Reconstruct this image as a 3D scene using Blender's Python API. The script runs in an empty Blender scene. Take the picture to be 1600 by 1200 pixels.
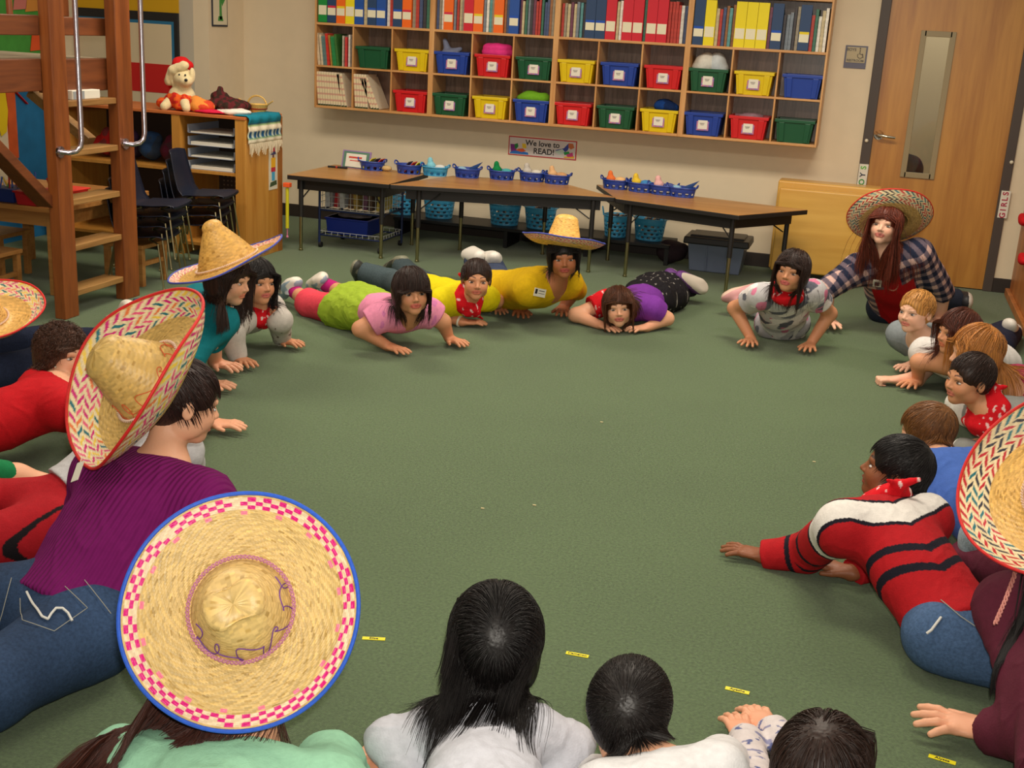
import bpy, bmesh, math, random
import numpy as np
from mathutils import Vector, Matrix, Euler

# ---------------------------------------------------------------- camera, light, exposure
SC = bpy.context.scene
COL = SC.collection
FPX, PITCH, ROLL, YAW = 1857.23, .29355, .05766, -.28181
CAM_LOC = (4.1895, -8.8458, 1.6108)
_F = np.array([math.sin(YAW) * math.cos(PITCH), math.cos(YAW) * math.cos(PITCH), -math.sin(PITCH)])
_R = np.array([math.cos(YAW), -math.sin(YAW), 0.0]); _U = np.cross(_R, _F)
_R, _U = math.cos(ROLL) * _R + math.sin(ROLL) * _U, -math.sin(ROLL) * _R + math.cos(ROLL) * _U
cam = bpy.data.cameras.new('camera'); cam_ob = bpy.data.objects.new('camera', cam); COL.objects.link(cam_ob)
cam.sensor_width = 36; cam.lens = FPX / 1600 * 36; cam.clip_start = .05; cam.clip_end = 60
cam_ob.matrix_world = Matrix(((_R[0], _U[0], -_F[0], CAM_LOC[0]), (_R[1], _U[1], -_F[1], CAM_LOC[1]), (_R[2], _U[2], -_F[2], CAM_LOC[2]), (0, 0, 0, 1)))
SC.camera = cam_ob
SC.view_settings.view_transform = 'Standard'; SC.view_settings.look = 'None'
SC.view_settings.exposure = .60; SC.view_settings.gamma = 1; SC.view_settings.use_curve_mapping = False
world = bpy.data.worlds.new('world'); SC.world = world; world.use_nodes = True
world.node_tree.nodes['Background'].inputs[0].default_value = (1.0, .87, .70, 1)
world.node_tree.nodes['Background'].inputs[1].default_value = .22

def area_light(name, loc, size, energy, color, rot=(0, 0, 0), size_y=None):
    l = bpy.data.lights.new(name, 'AREA'); l.energy = energy; l.color = color; l.size = size
    if size_y: l.shape = 'RECTANGLE'; l.size_y = size_y
    o = bpy.data.objects.new(name, l); o.location = loc; o.rotation_euler = rot; COL.objects.link(o); return o
# ceiling fluorescents (above the frame) and the flash on the camera
for _x, _y, _e in ((1.0, -2.6, 36), (3.9, -2.6, 40), (1.0, -5.2, 27), (3.9, -5.2, 27), (2.4, -7.8, 7)):
    area_light('ceiling_fluorescent', (_x, _y, 2.75), 1.2, _e, (1.0, .88, .73), size_y=.6)
_fl = area_light('camera_flash', (CAM_LOC[0] + .02, CAM_LOC[1] + .02, CAM_LOC[2] + .09), .05, 16, (1.0, .93, .82))
_fl.rotation_euler = cam_ob.matrix_world.to_euler(); _fl.data.spread = math.radians(110)

def A(u, v, z=0.0):
    """the point of the room at height z that the photograph shows at pixel (u, v)"""
    d = _F + (u - 800) / FPX * _R + (600 - v) / FPX * _U
    t = (z - CAM_LOC[2]) / d[2]
    return np.array(CAM_LOC) + t * d
def AY(u, v, y):
    d = _F + (u - 800) / FPX * _R + (600 - v) / FPX * _U
    t = (y - CAM_LOC[1]) / d[1]
    return np.array(CAM_LOC) + t * d
def AX(u, v, x):
    d = _F + (u - 800) / FPX * _R + (600 - v) / FPX * _U
    t = (x - CAM_LOC[0]) / d[0]
    return np.array(CAM_LOC) + t * d

# ---------------------------------------------------------------- materials
def srgb(*c):
    if len(c) == 1: c = c[0]
    return tuple(((x / 255) / 12.92 if x / 255 <= .04045 else ((x / 255 + .055) / 1.055) ** 2.4) for x in c)
_mats = {}
def mat(name, col=(200, 200, 200), rough=.6, metal=0, spec=.4, noise=0, nscale=30, bump=0, bscale=60, alpha=1, trans=0, emit=0, stretch=None, attr=False, coat=0, sheen=0, col2=None):
    if name in _mats: return _mats[name]
    m = bpy.data.materials.new(name); m.use_nodes = True; _mats[name] = m
    nt = m.node_tree; L = nt.links; b = nt.nodes['Principled BSDF']
    c = srgb(col); b.inputs['Base Color'].default_value = (*c, 1)
    b.inputs['Roughness'].default_value = rough; b.inputs['Metallic'].default_value = metal
    b.inputs['Specular IOR Level'].default_value = spec
    if coat: b.inputs['Coat Weight'].default_value = coat; b.inputs['Coat Roughness'].default_value = .25
    if sheen: b.inputs['Sheen Weight'].default_value = sheen
    if trans: b.inputs['Transmission Weight'].default_value = trans
    if alpha < 1: b.inputs['Alpha'].default_value = alpha
    if emit: b.inputs['Emission Color'].default_value = (*c, 1); b.inputs['Emission Strength'].default_value = emit
    tc = nt.nodes.new('ShaderNodeTexCoord'); src = tc.outputs['Object']
    if stretch:
        mp = nt.nodes.new('ShaderNodeMapping'); mp.inputs['Scale'].default_value = stretch; L.new(src, mp.inputs[0]); src = mp.outputs[0]
    base = None
    if attr:
        at = nt.nodes.new('ShaderNodeAttribute'); at.attribute_name = 'Col'; base = at.outputs['Color']; L.new(base, b.inputs['Base Color'])
    if noise:
        n = nt.nodes.new('ShaderNodeTexNoise'); n.inputs['Scale'].default_value = nscale; n.inputs['Detail'].default_value = 5; L.new(src, n.inputs['Vector'])
        mx = nt.nodes.new('ShaderNodeMix'); mx.data_type = 'RGBA'; mx.blend_type = 'MIX'
        r = nt.nodes.new('ShaderNodeMapRange'); r.inputs[1].default_value = .3; r.inputs[2].default_value = .7; L.new(n.outputs['Fac'], r.inputs[0])
        if col2 and not attr:
            mx.inputs[6].default_value = (*c, 1); mx.inputs[7].default_value = (*srgb(col2), 1); L.new(r.outputs[0], mx.inputs[0])
        else:
            mx.blend_type = 'MULTIPLY'; mx.inputs[0].default_value = 1
            r.inputs[3].default_value = 1 - noise; r.inputs[4].default_value = 1 + noise
            if base is not None: L.new(base, mx.inputs[6])
            else: mx.inputs[6].default_value = (*c, 1)
            L.new(r.outputs[0], mx.inputs[7])
        L.new(mx.outputs[2], b.inputs['Base Color'])
    if bump:
        n2 = nt.nodes.new('ShaderNodeTexNoise'); n2.inputs['Scale'].default_value = bscale; n2.inputs['Detail'].default_value = 4; L.new(src, n2.inputs['Vector'])
        bp = nt.nodes.new('ShaderNodeBump'); bp.inputs['Strength'].default_value = bump; bp.inputs['Distance'].default_value = .004
        L.new(n2.outputs['Fac'], bp.inputs['Height']); L.new(bp.outputs[0], b.inputs['Normal'])
    return m
def wood(name, c1, c2, axis=2, scale=9, rough=.45, coat=.15, strength=1.0):
    if name in _mats: return _mats[name]
    m = bpy.data.materials.new(name); m.use_nodes = True; _mats[name] = m
    nt = m.node_tree; L = nt.links; b = nt.nodes['Principled BSDF']
    b.inputs['Roughness'].default_value = rough; b.inputs['Coat Weight'].default_value = coat; b.inputs['Coat Roughness'].default_value = .3
    tc = nt.nodes.new('ShaderNodeTexCoord'); mp = nt.nodes.new('ShaderNodeMapping')
    s = [scale] * 3; s[axis] = scale * .09; mp.inputs['Scale'].default_value = s
    L.new(tc.outputs['Object'], mp.inputs[0])
    w = nt.nodes.new('ShaderNodeTexNoise'); w.inputs['Scale'].default_value = 1.6; w.inputs['Detail'].default_value = 7; w.inputs['Distortion'].default_value = .9
    L.new(mp.outputs[0], w.inputs['Vector'])
    f = nt.nodes.new('ShaderNodeTexNoise'); f.inputs['Scale'].default_value = 9; f.inputs['Detail'].default_value = 3; L.new(mp.outputs[0], f.inputs['Vector'])
    ad = nt.nodes.new('ShaderNodeMath'); ad.operation = 'MULTIPLY_ADD'; L.new(f.outputs['Fac'], ad.inputs[0]); ad.inputs[1].default_value = .35; L.new(w.outputs['Fac'], ad.inputs[2])
    cr = nt.nodes.new('ShaderNodeValToRGB'); cr.color_ramp.elements[0].position = .45; cr.color_ramp.elements[1].position = .85
    cr.color_ramp.elements[0].color = (*srgb(c1), 1); cr.color_ramp.elements[1].color = (*srgb(c2), 1)
    L.new(ad.outputs[0], cr.inputs[0]); L.new(cr.outputs[0], b.inputs['Base Color'])
    bp = nt.nodes.new('ShaderNodeBump'); bp.inputs['Strength'].default_value = .06; L.new(ad.outputs[0], bp.inputs['Height']); L.new(bp.outputs[0], b.inputs['Normal'])
    return m

# ---------------------------------------------------------------- object helpers
def tag(o, label=None, cat=None, group=None, kind=None):
    if label: o['label'] = label
    if cat: o['category'] = cat
    if group: o['group'] = group
    if kind: o['kind'] = kind
    return o
def attach(o, p):
    o.parent = p
    q = p; M = Matrix.Identity(4)
    chain = []
    while q is not None: chain.append(q); q = q.parent
    for q in reversed(chain): M = M @ q.matrix_parent_inverse @ q.matrix_basis
    o.matrix_parent_inverse = M.inverted()
def empty(name, loc, label=None, cat=None, group=None, rz=0):
    o = bpy.data.objects.new(name, None); COL.objects.link(o); o.location = loc; o.rotation_euler = (0, 0, rz); o.empty_display_size = .05
    return tag(o, label, cat, group)
def copy_tree(o, parent=None):
    c = o.copy(); COL.objects.link(c)
    if parent is not None: c.parent = parent
    for ch in [x for x in SC.objects if x.parent == o]: copy_tree(ch, c)
    return c
_rnd = random.Random(4)
class MB:
    """collects shapes in a bmesh; build() makes ONE mesh object"""
    def __init__(s): s.bm = bmesh.new(); s.cur = 0; s.names = [None]
    def m(s, i): s.cur = i; return s
    def _f(s, vs):
        try: f = s.bm.faces.new(vs); f.material_index = s.cur; return f
        except ValueError: return None
    def hexa(s, pts):
        v = [s.bm.verts.new(tuple(p)) for p in pts]
        for q in ((3, 2, 1, 0), (4, 5, 6, 7), (0, 1, 5, 4), (1, 2, 6, 5), (2, 3, 7, 6), (3, 0, 4, 7)): s._f([v[i] for i in q])
        return s
    def box(s, c, d, R=None, taper=1.0):
        x, y, z = [k / 2 for k in d]; R = R or Matrix.Identity(3); c = Vector(tuple(c)); t = taper
        P = [(-x * t, -y * t, -z), (x * t, -y * t, -z), (x * t, y * t, -z), (-x * t, y * t, -z), (-x, -y, z), (x, -y, z), (x, y, z), (-x, y, z)]
        return s.hexa([c + R @ Vector(p) for p in P])
    def bb(s, x0, x1, y0, y1, z0, z1): return s.box(((x0 + x1) / 2, (y0 + y1) / 2, (z0 + z1) / 2), (x1 - x0, y1 - y0, z1 - z0))
    def beam(s, a, b, w, h, up=(0, 0, 1)):
        a, b = Vector(tuple(a)), Vector(tuple(b)); d = (b - a); L = d.length; d.normalize()
        u = Vector(up); sd = d.cross(u)
        if sd.length < 1e-4: sd = d.cross(Vector((1, 0, 0)))
        sd.normalize(); u = sd.cross(d)
        R = Matrix((sd, d, u)).transposed()
        return s.box((a + b) / 2, (w, L, h), R)
    def tube(s, path, r, seg=10, closed=False, caps=True):
        P = [Vector(tuple(p)) for p in path]; n = len(P); rr = r if isinstance(r, (list, tuple)) else [r] * n
        rings = []; prev = None
        for i in range(n):
            t = (P[(i + 1) % n] - P[i - 1]) if closed else (P[min(i + 1, n - 1)] - P[max(i - 1, 0)])
            t.normalize()
            if prev is None:
                a = t.orthogonal().normalized()
            else:
                a = prev - t * prev.dot(t)
                a = a.normalized() if a.length > 1e-6 else t.orthogonal().normalized()
            prev = a; b = t.cross(a)
            rings.append([s.bm.verts.new(P[i] + (a * math.cos(2 * math.pi * k / seg) + b * math.sin(2 * math.pi * k / seg)) * rr[i]) for k in range(seg)])
        for i in range(n if closed else n - 1):
            A_, B_ = rings[i], rings[(i + 1) % n]
            for k in range(seg): s._f([A_[k], A_[(k + 1) % seg], B_[(k + 1) % seg], B_[k]])
        if not closed and caps: s._f(rings[0][::-1]); s._f(rings[-1])
        return s
    def lathe(s, prof, c=(0, 0, 0), seg=32, sx=1, sy=1, caps=(False, False), R=None):
        c = Vector(tuple(c)); rings = []
        for r, z in prof:
            rings.append([s.bm.verts.new(c + ((R @ Vector((r * math.cos(2 * math.pi * k / seg) * sx, r * math.sin(2 * math.pi * k / seg) * sy, z))) if R else Vector((r * math.cos(2 * math.pi * k / seg) * sx, r * math.sin(2 * math.pi * k / seg) * sy, z)))) for k in range(seg)])
        for i in range(len(rings) - 1):
            for k in range(seg): s._f([rings[i][k], rings[i][(k + 1) % seg], rings[i + 1][(k + 1) % seg], rings[i + 1][k]])
        if caps[0]: s._f(rings[0][::-1])
        if caps[1]: s._f(rings[-1])
        return s
    def ell(s, c, r, seg=16, R=None):
        n = seg // 2
        return s.lathe([(math.sin(math.pi * i / n) * 1 + 1e-5, -math.cos(math.pi * i / n)) for i in range(n + 1)], (0, 0, 0), seg)._xf(c, r, R, seg * (n + 1))
    def _xf(s, c, r, R, n):
        s.bm.verts.ensure_lookup_table(); c = Vector(tuple(c)); r = (r, r, r) if isinstance(r, (int, float)) else r
        for v in s.bm.verts[-n:]:
            p = Vector((v.co.x * r[0], v.co.y * r[1], v.co.z * r[2])); v.co = c + (R @ p if R else p)
        return s
    def poly(s, pts, th, n=None):
        """flat outline given real thickness th along -n"""
        P = [Vector(tuple(p)) for p in pts]
        if n is None: n = (P[1] - P[0]).cross(P[2] - P[0]).normalized()
        n = Vector(tuple(n)); a = [s.bm.verts.new(p) for p in P]; b = [s.bm.verts.new(p - n * th) for p in P]
        s._f(a); s._f(b[::-1])
        for i in range(len(P)): s._f([a[i], b[i], b[(i + 1) % len(P)], a[(i + 1) % len(P)]])
        return s
    def build(s, name, mats, parent=None, bevel=0, smooth=False, loc=None, label=None, cat=None, group=None, kind=None, seg=2, subsurf=0, angle=40, xf=None, lp=None):
        bmesh.ops.recalc_face_normals(s.bm, faces=s.bm.faces)
        me = bpy.data.meshes.new(name)
        if loc is not None:
            bmesh.ops.translate(s.bm, vec=-Vector(tuple(loc)), verts=s.bm.verts)
        s.bm.to_mesh(me); s.bm.free()
        for m in (mats if isinstance(mats, (list, tuple)) else [mats]): me.materials.append(m)
        o = bpy.data.objects.new(name, me); COL.objects.link(o)
        if loc is not None: o.location = loc
        if xf is not None: o.matrix_basis = xf
        if smooth:
            for p in me.polygons: p.use_smooth = True
            try: me.set_sharp_from_angle(angle=math.radians(angle))
            except Exception: pass
        if bevel:
            b = o.modifiers.new('bevel', 'BEVEL'); b.width = bevel; b.segments = seg; b.limit_method = 'ANGLE'; b.angle_limit = math.radians(40)
        if subsurf:
            b = o.modifiers.new('sub', 'SUBSURF'); b.levels = subsurf; b.render_levels = subsurf
        if parent is not None: attach(o, parent)
        if lp is not None: o.parent = lp      # built in the parent's own coordinates
        return tag(o, label, cat, group, kind)
def text(name, body, size, loc, R, m, parent, ext=.0012, align='CENTER', width=1.0):
    c = bpy.data.curves.new(name, 'FONT'); c.body = body; c.size = size; c.extrude = ext; c.offset = size * .018; c.align_x = align; c.align_y = 'CENTER'
    c.materials.append(m); o = bpy.data.objects.new(name, c); COL.objects.link(o)
    M = R.to_4x4(); M.translation = Vector(tuple(loc)); o.matrix_basis = M @ Matrix.Diagonal((width, 1, 1, 1))
    me = bpy.data.meshes.new_from_object(o.evaluated_get(bpy.context.evaluated_depsgraph_get())); M2 = o.matrix_basis.copy()
    bpy.data.objects.remove(o); o = bpy.data.objects.new(name, me); COL.objects.link(o); o.matrix_basis = M2
    if not me.materials: me.materials.append(m)
    if parent is not None: attach(o, parent)
    return o
def Rcols(x, y, z): return Matrix((Vector(tuple(x)), Vector(tuple(y)), Vector(tuple(z)))).transposed()
R_WALL = Rcols((1, 0, 0), (0, 0, 1), (0, -1, 0))     # text facing the room from the back wall

WHITE = mat('white_paper', (226, 222, 206), .7)
BLACK = mat('black_plastic', (24, 24, 27), .5)
CHROME = mat('chrome', (190, 186, 170), .25, metal=1)
GOLDCH = mat('worn_chrome', (168, 158, 120), .3, metal=1)
M_EYE = mat('eye', rough=.12, spec=.6, attr=True)
M_HAIR = mat('hair', rough=.46, spec=.4, attr=True)
M_SKIN = mat('skin', rough=.5, spec=.35, attr=True, bump=.12, bscale=160)
M_SKIN.node_tree.nodes['Principled BSDF'].inputs['Subsurface Weight'].default_value = .06
M_SKIN.node_tree.nodes['Principled BSDF'].inputs['Subsurface Radius'].default_value = (.02, .008, .004)
M_CLOTH = mat('cloth', rough=.85, spec=.2, attr=True, noise=.07, nscale=60, bump=.35, bscale=220)
M_DENIM = mat('denim', rough=.85, spec=.2, attr=True, noise=.22, nscale=130, bump=.4, bscale=300)
M_SHOE = mat('shoe', rough=.5, spec=.4, attr=True, bump=.1)
# ---------------------------------------------------------------- figures: implicit surfaces turned into one smooth mesh
def V(*a): return np.array(a if len(a) > 1 else a[0], dtype=np.float64)
def nrm(v): v = np.asarray(v, float); return v / (np.linalg.norm(v) + 1e-12)
def perp(v, ref):
    v = nrm(v); r = np.asarray(ref, float); r = r - v * (r @ v); return nrm(r)

class Field:
    """list of blended shapes; distances in metres"""
    def __init__(s): s.P = []; s.noise = None
    def cone(s, a, b, r0, r1, k=.02, flat=None, n=None, cap=None, op=1, start=None):
        s.P.append(('c', V(a), V(b), r0, r1, k, flat, None if n is None else nrm(n), cap, op, start)); return s
    def ell(s, c, r, M=None, k=.02, op=1):
        s.P.append(('e', V(c), V(r), np.eye(3) if M is None else np.asarray(M, float), k, op)); return s
    def plane(s, p0, n, k=.004, c=None, R=None):
        s.P.append(('p', V(p0), nrm(n), k, c, R)); return s
    def dist(s, q, X):
        if q[0] == 'c':
            _, a, b, r0, r1, k, flat, n, cap, op, start = q
            ab = b - a; L2 = ab @ ab + 1e-12
            Y = X - a.astype(X.dtype)
            t0 = (Y @ ab.astype(X.dtype)) / L2; t = np.clip(t0, 0, 1)
            Y = Y - t[..., None] * ab.astype(X.dtype)
            r = r0 + (r1 - r0) * t
            q2 = (Y * Y).sum(-1)
            if flat is not None:
                yn = Y @ n.astype(X.dtype); q2 = q2 - yn * yn + (yn / flat) ** 2
            d = np.sqrt(q2 + 1e-12) - r
            if flat is not None and flat < 1: d = np.where(d > 0, d * (.5 + .5 * flat), d * flat)
            L = math.sqrt(L2)
            if cap is not None: d = np.maximum(d, (t0 - 1) * L - cap)
            if start is not None: d = np.maximum(d, -t0 * L - start)
            return d
        if q[0] == 'e':
            _, c, r, M, k, op = q
            Y = (X - c.astype(X.dtype)) @ M.astype(X.dtype)
            a = Y / r.astype(X.dtype); k0 = np.sqrt((a * a).sum(-1)) + 1e-6
            b = a / r.astype(X.dtype); k1 = np.sqrt((b * b).sum(-1)) + 1e-6
            return k0 * (k0 - 1) / k1
        _, p0, n, k, c, R = q
        return (X - p0.astype(X.dtype)) @ n.astype(X.dtype)
    def box(s, q):
        if q[0] == 'c':
            r = max(q[3], q[4]) * max(1, q[6] or 1); m = r + q[5]
            return np.minimum(q[1], q[2]) - m, np.maximum(q[1], q[2]) + m
        if q[0] == 'e':
            e = np.sqrt(((q[3] * q[2]) ** 2).sum(1)) + q[4]
            return q[1] - e, q[1] + e
        if q[4] is None: return V(-99, -99, -99), V(99, 99, 99)
        return V(q[4]) - q[5], V(q[4]) + q[5]
    @staticmethod
    def comb(g, d, k, op):
        k = max(k, 1e-4)
        if op > 0:
            h = np.maximum(k - np.abs(g - d), 0) / k
            return np.minimum(g, d) - h * h * k * .25
        d = -d
        h = np.maximum(k - np.abs(g - d), 0) / k
        return np.maximum(g, d) + h * h * k * .25
    def kop(s, q):
        if q[0] == 'c': return q[5], q[9]
        if q[0] == 'e': return q[4], q[5]
        return q[3], -1
    def eval(s, X):
        g = np.full(X.shape[:-1], .3)
        for q in s.P:
            k, op = s.kop(q); d = s.dist(q, X)
            if q[0] == 'p' and q[4] is not None:
                w = np.linalg.norm(X - V(q[4]), axis=-1) < q[5]
                d = np.where(w, d, .3)
            g = s.comb(g, d, k, op)
        return g
    def mesh(s, h):
        lo = V(9, 9, 9) * 9; hi = -lo
        for q in s.P:
            if q[0] == 'p' or s.kop(q)[1] < 0: continue
            a, b = s.box(q); lo = np.minimum(lo, a); hi = np.maximum(hi, b)
        lo = lo - 2 * h; N = np.ceil((hi + 2 * h - lo) / h).astype(int) + 1
        G = np.full(N, .04, dtype=np.float32)
        ax = [(lo[i] + h * np.arange(N[i])).astype(np.float32) for i in range(3)]
        for q in s.P:
            a, b = s.box(q)
            i0 = np.clip(np.floor((a - lo) / h).astype(int) - 1, 0, N); i1 = np.clip(np.ceil((b - lo) / h).astype(int) + 2, 0, N)
            if (i1 <= i0).any(): continue
            sl = tuple(slice(i0[i], i1[i]) for i in range(3))
            X = np.empty(tuple(i1 - i0) + (3,), dtype=np.float32)
            X[..., 0] = ax[0][sl[0]][:, None, None]; X[..., 1] = ax[1][sl[1]][None, :, None]; X[..., 2] = ax[2][sl[2]][None, None, :]
            d = s.dist(q, X); k, op = s.kop(q)
            if q[0] == 'p' and q[4] is not None:
                d = np.where(((X - np.asarray(q[4], np.float32)) ** 2).sum(-1) < q[5] ** 2, d, .3)
            G[sl] = s.comb(G[sl], d, k, op)
        S = G < 0
        cells = []; pts = []; quads = []
        NN = N
        def cid(i, j, k): return (i.astype(np.int64) * NN[1] + j) * NN[2] + k
        for axx in range(3):
            s0 = [slice(None)] * 3; s1 = [slice(None)] * 3
            s0[axx] = slice(0, -1); s1[axx] = slice(1, None)
            cr = S[tuple(s0)] != S[tuple(s1)]
            I = np.array(np.nonzero(cr))
            for o in range(3):
                if o != axx: I = I[:, (I[o] > 0) & (I[o] < N[o] - 1)]
            J = I.copy(); J[axx] += 1
            d0 = G[I[0], I[1], I[2]]; d1 = G[J[0], J[1], J[2]]
            t = d0 / (d0 - d1)
            P = I.T.astype(np.float64).copy(); P[:, axx] += t
            u, w = [o for o in range(3) if o != axx]
            cs = []
            for du, dw in ((0, 0), (1, 0), (1, 1), (0, 1)):
                K = I.copy(); K[u] -= du; K[w] -= dw
                c = cid(*K); cs.append(c); cells.append(c); pts.append(P)
            Q = np.stack(cs, 1); flip = (d0 < 0) ^ (axx == 1)
            Q[~flip] = Q[~flip][:, ::-1]
            quads.append(Q)
        cells = np.concatenate(cells); pts = np.concatenate(pts); Q = np.concatenate(quads)
        uq, inv = np.unique(cells, return_inverse=True); cnt = np.bincount(inv)
        P = np.stack([np.bincount(inv, weights=pts[:, o]) / cnt for o in range(3)], 1) * h + lo
        F = np.searchsorted(uq, Q)
        return P, F

def smooth_noise(P, scale, seed=0):
    """cheap fold-like noise"""
    r = np.random.RandomState(seed); o = np.zeros(len(P))
    W = P + .35 / scale * np.sin(P[:, [1, 2, 0]] * scale * .8 + r.rand(3) * 6)
    for i in range(5):
        d = r.randn(3); d /= np.linalg.norm(d); d[2] *= .6
        o += np.sin(W @ d * scale * (1 + .45 * i) + r.rand() * 6.28) / (1 + .35 * i)
    return o / 2.6
def ridged(P, scale, seed=0):
    n = smooth_noise(P, scale, seed); return 1 - np.abs(n) * 2

def raw_mesh(name, P, F, mat, parent=None, cols=None, smooth=True):
    P = np.asarray(P, np.float32); F = np.asarray(F, np.int32)
    me = bpy.data.meshes.new(name); nf, nv = F.shape
    me.vertices.add(len(P)); me.vertices.foreach_set('co', P.ravel())
    me.loops.add(nf * nv); me.loops.foreach_set('vertex_index', F.ravel())
    me.polygons.add(nf); me.polygons.foreach_set('loop_start', np.arange(0, nf * nv, nv, dtype=np.int32))
    me.polygons.foreach_set('loop_total', np.full(nf, nv, dtype=np.int32))
    if smooth: me.polygons.foreach_set('use_smooth', np.ones(nf, dtype=bool))
    me.update(calc_edges=True)
    if cols is not None:
        a = me.color_attributes.new('Col', 'FLOAT_COLOR', 'POINT')
        c = np.ones((len(P), 4), np.float32); c[:, :3] = cols; a.data.foreach_set('color', c.ravel())
    me.materials.append(mat)
    o = bpy.data.objects.new(name, me); COL.objects.link(o)
    if parent is not None: attach(o, parent)
    return o

def vert_normals(P, F):
    n = np.cross(P[F[:, 2]] - P[F[:, 0]], P[F[:, 3]] - P[F[:, 1]])
    N = np.zeros_like(P)
    for i in range(4):
        for c in range(3): N[:, c] += np.bincount(F[:, i], weights=n[:, c], minlength=len(P))
    return N / (np.linalg.norm(N, axis=1)[:, None] + 1e-12)

def strand_mesh(name, S, r, mat, parent, base, seed=0):
    """S: (n strands, m points, 3); three-sided tapering hairs joined in one mesh"""
    n, m, _ = S.shape; rs = np.random.RandomState(seed)
    T = np.gradient(S, axis=1); T /= np.linalg.norm(T, axis=2)[..., None] + 1e-9
    ref = rs.randn(n, 1, 3); A = np.cross(T, ref); A /= np.linalg.norm(A, axis=2)[..., None] + 1e-9
    B = np.cross(T, A)
    w = (r * (1 - .75 * np.linspace(0, 1, m) ** 2))[None, :, None]
    R = [S + w * (math.cos(a) * A + math.sin(a) * B) for a in (0, 2.094, 4.189)]
    P = np.stack(R, 2).reshape(-1, 3)
    i = np.arange(n)[:, None] * m * 3 + np.arange(m - 1)[None] * 3
    Q = [np.stack([i + a, i + b, i + b + 3, i + a + 3], -1).reshape(-1, 4) for a, b in ((0, 1), (1, 2), (2, 0))]
    c = np.asarray(base)[None] * (1 + .35 * rs.randn(n)[:, None]).clip(.45, 1.9)
    cols = np.repeat(c, m * 3, axis=0)
    return raw_mesh(name, P, np.concatenate(Q), mat, parent, cols)

def ik(a, c, l1, l2, pole):
    a, c = V(a), V(c); d = np.linalg.norm(c - a)
    if d > (l1 + l2) * .995:
        f = d / (l1 + l2) * 1.005; l1 *= f; l2 *= f
    u = nrm(c - a); x = (d * d + l1 * l1 - l2 * l2) / (2 * d); h = math.sqrt(max(l1 * l1 - x * x, 0))
    return a + u * x + perp(u, pole) * h

def hand(F, wrist, fdir, back, thumb, L, spread=9, curl=.25, r=None, fist=0):
    """palm, four unequal bent fingers and a thumb leaving the side of the palm. back = direction of the back of the hand,
    thumb = side the thumb is on. L = length of the hand"""
    f = nrm(fdir); n = perp(f, back); s = perp(f, V(thumb) - n * (V(thumb) @ n)); s = nrm(s - n * (s @ n))
    w = V(wrist); r = r or L * .056
    pal = w + f * L * .27
    M = np.stack([s, f, n], 1)
    F.ell(pal, (L * .235, L * .285, L * .105), M, k=L * .10)
    F.cone(w - f * L * .08, w + f * L * .12, L * .135, L * .15, k=L * .08, flat=.72, n=n)
    F.cone(w + f * L * .42 + s * L * .13, w + f * L * .42 - s * L * .15, L * .085, L * .075, k=L * .05, flat=.85, n=n)
    lens = (.44, .49, .46, .36)
    tips = []
    for i in range(4):
        o = (.165, .057, -.055, -.16)[i]; a = math.radians((1.1, .3, -.5, -1.5)[i] * spread)
        d = f * math.cos(a) + s * math.sin(a)
        b = w + f * L * (.45 if i < 3 else .41) + s * L * o
        if fist:
            p1 = b + d * L * .2 - n * L * .02; p2 = p1 - n * L * .17 + d * L * .0; p3 = p2 - d * L * .15
        else:
            l = lens[i] * L; p1 = b + d * l * .42 + n * L * .03 * (1 - curl); p2 = p1 + (d - n * curl * .9) * l * .32; p3 = p2 + (d - n * curl * 1.5) * l * .24
        F.cone(b, p1, r * 1.12, r * 1.05, k=.004); F.cone(p1, p2, r * 1.05, r * .95, k=.003); F.cone(p2, p3, r * .95, r * .82, k=.003)
        tips.append((p3 + nrm(p3 - p2) * r * .1 + n * r * .75, n))
    b = w + f * L * .12 + s * L * .13
    if fist: p1 = b + (f * .8 + s * .35 - n * .2) * L * .22; p2 = p1 + (f * .6 - s * .7 - n * .5) * L * .2
    else: p1 = b + (f * .72 + s * .62 - n * .12) * L * .24; p2 = p1 + (f * .88 + s * .42 - n * .1) * L * .2
    F.cone(b, p1, r * 1.6, r * 1.15, k=L * .07); F.cone(p1, p2, r * 1.15, r * .9, k=.003)
    tips.append((p2 + n * r * .8, n))
    return tips

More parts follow.
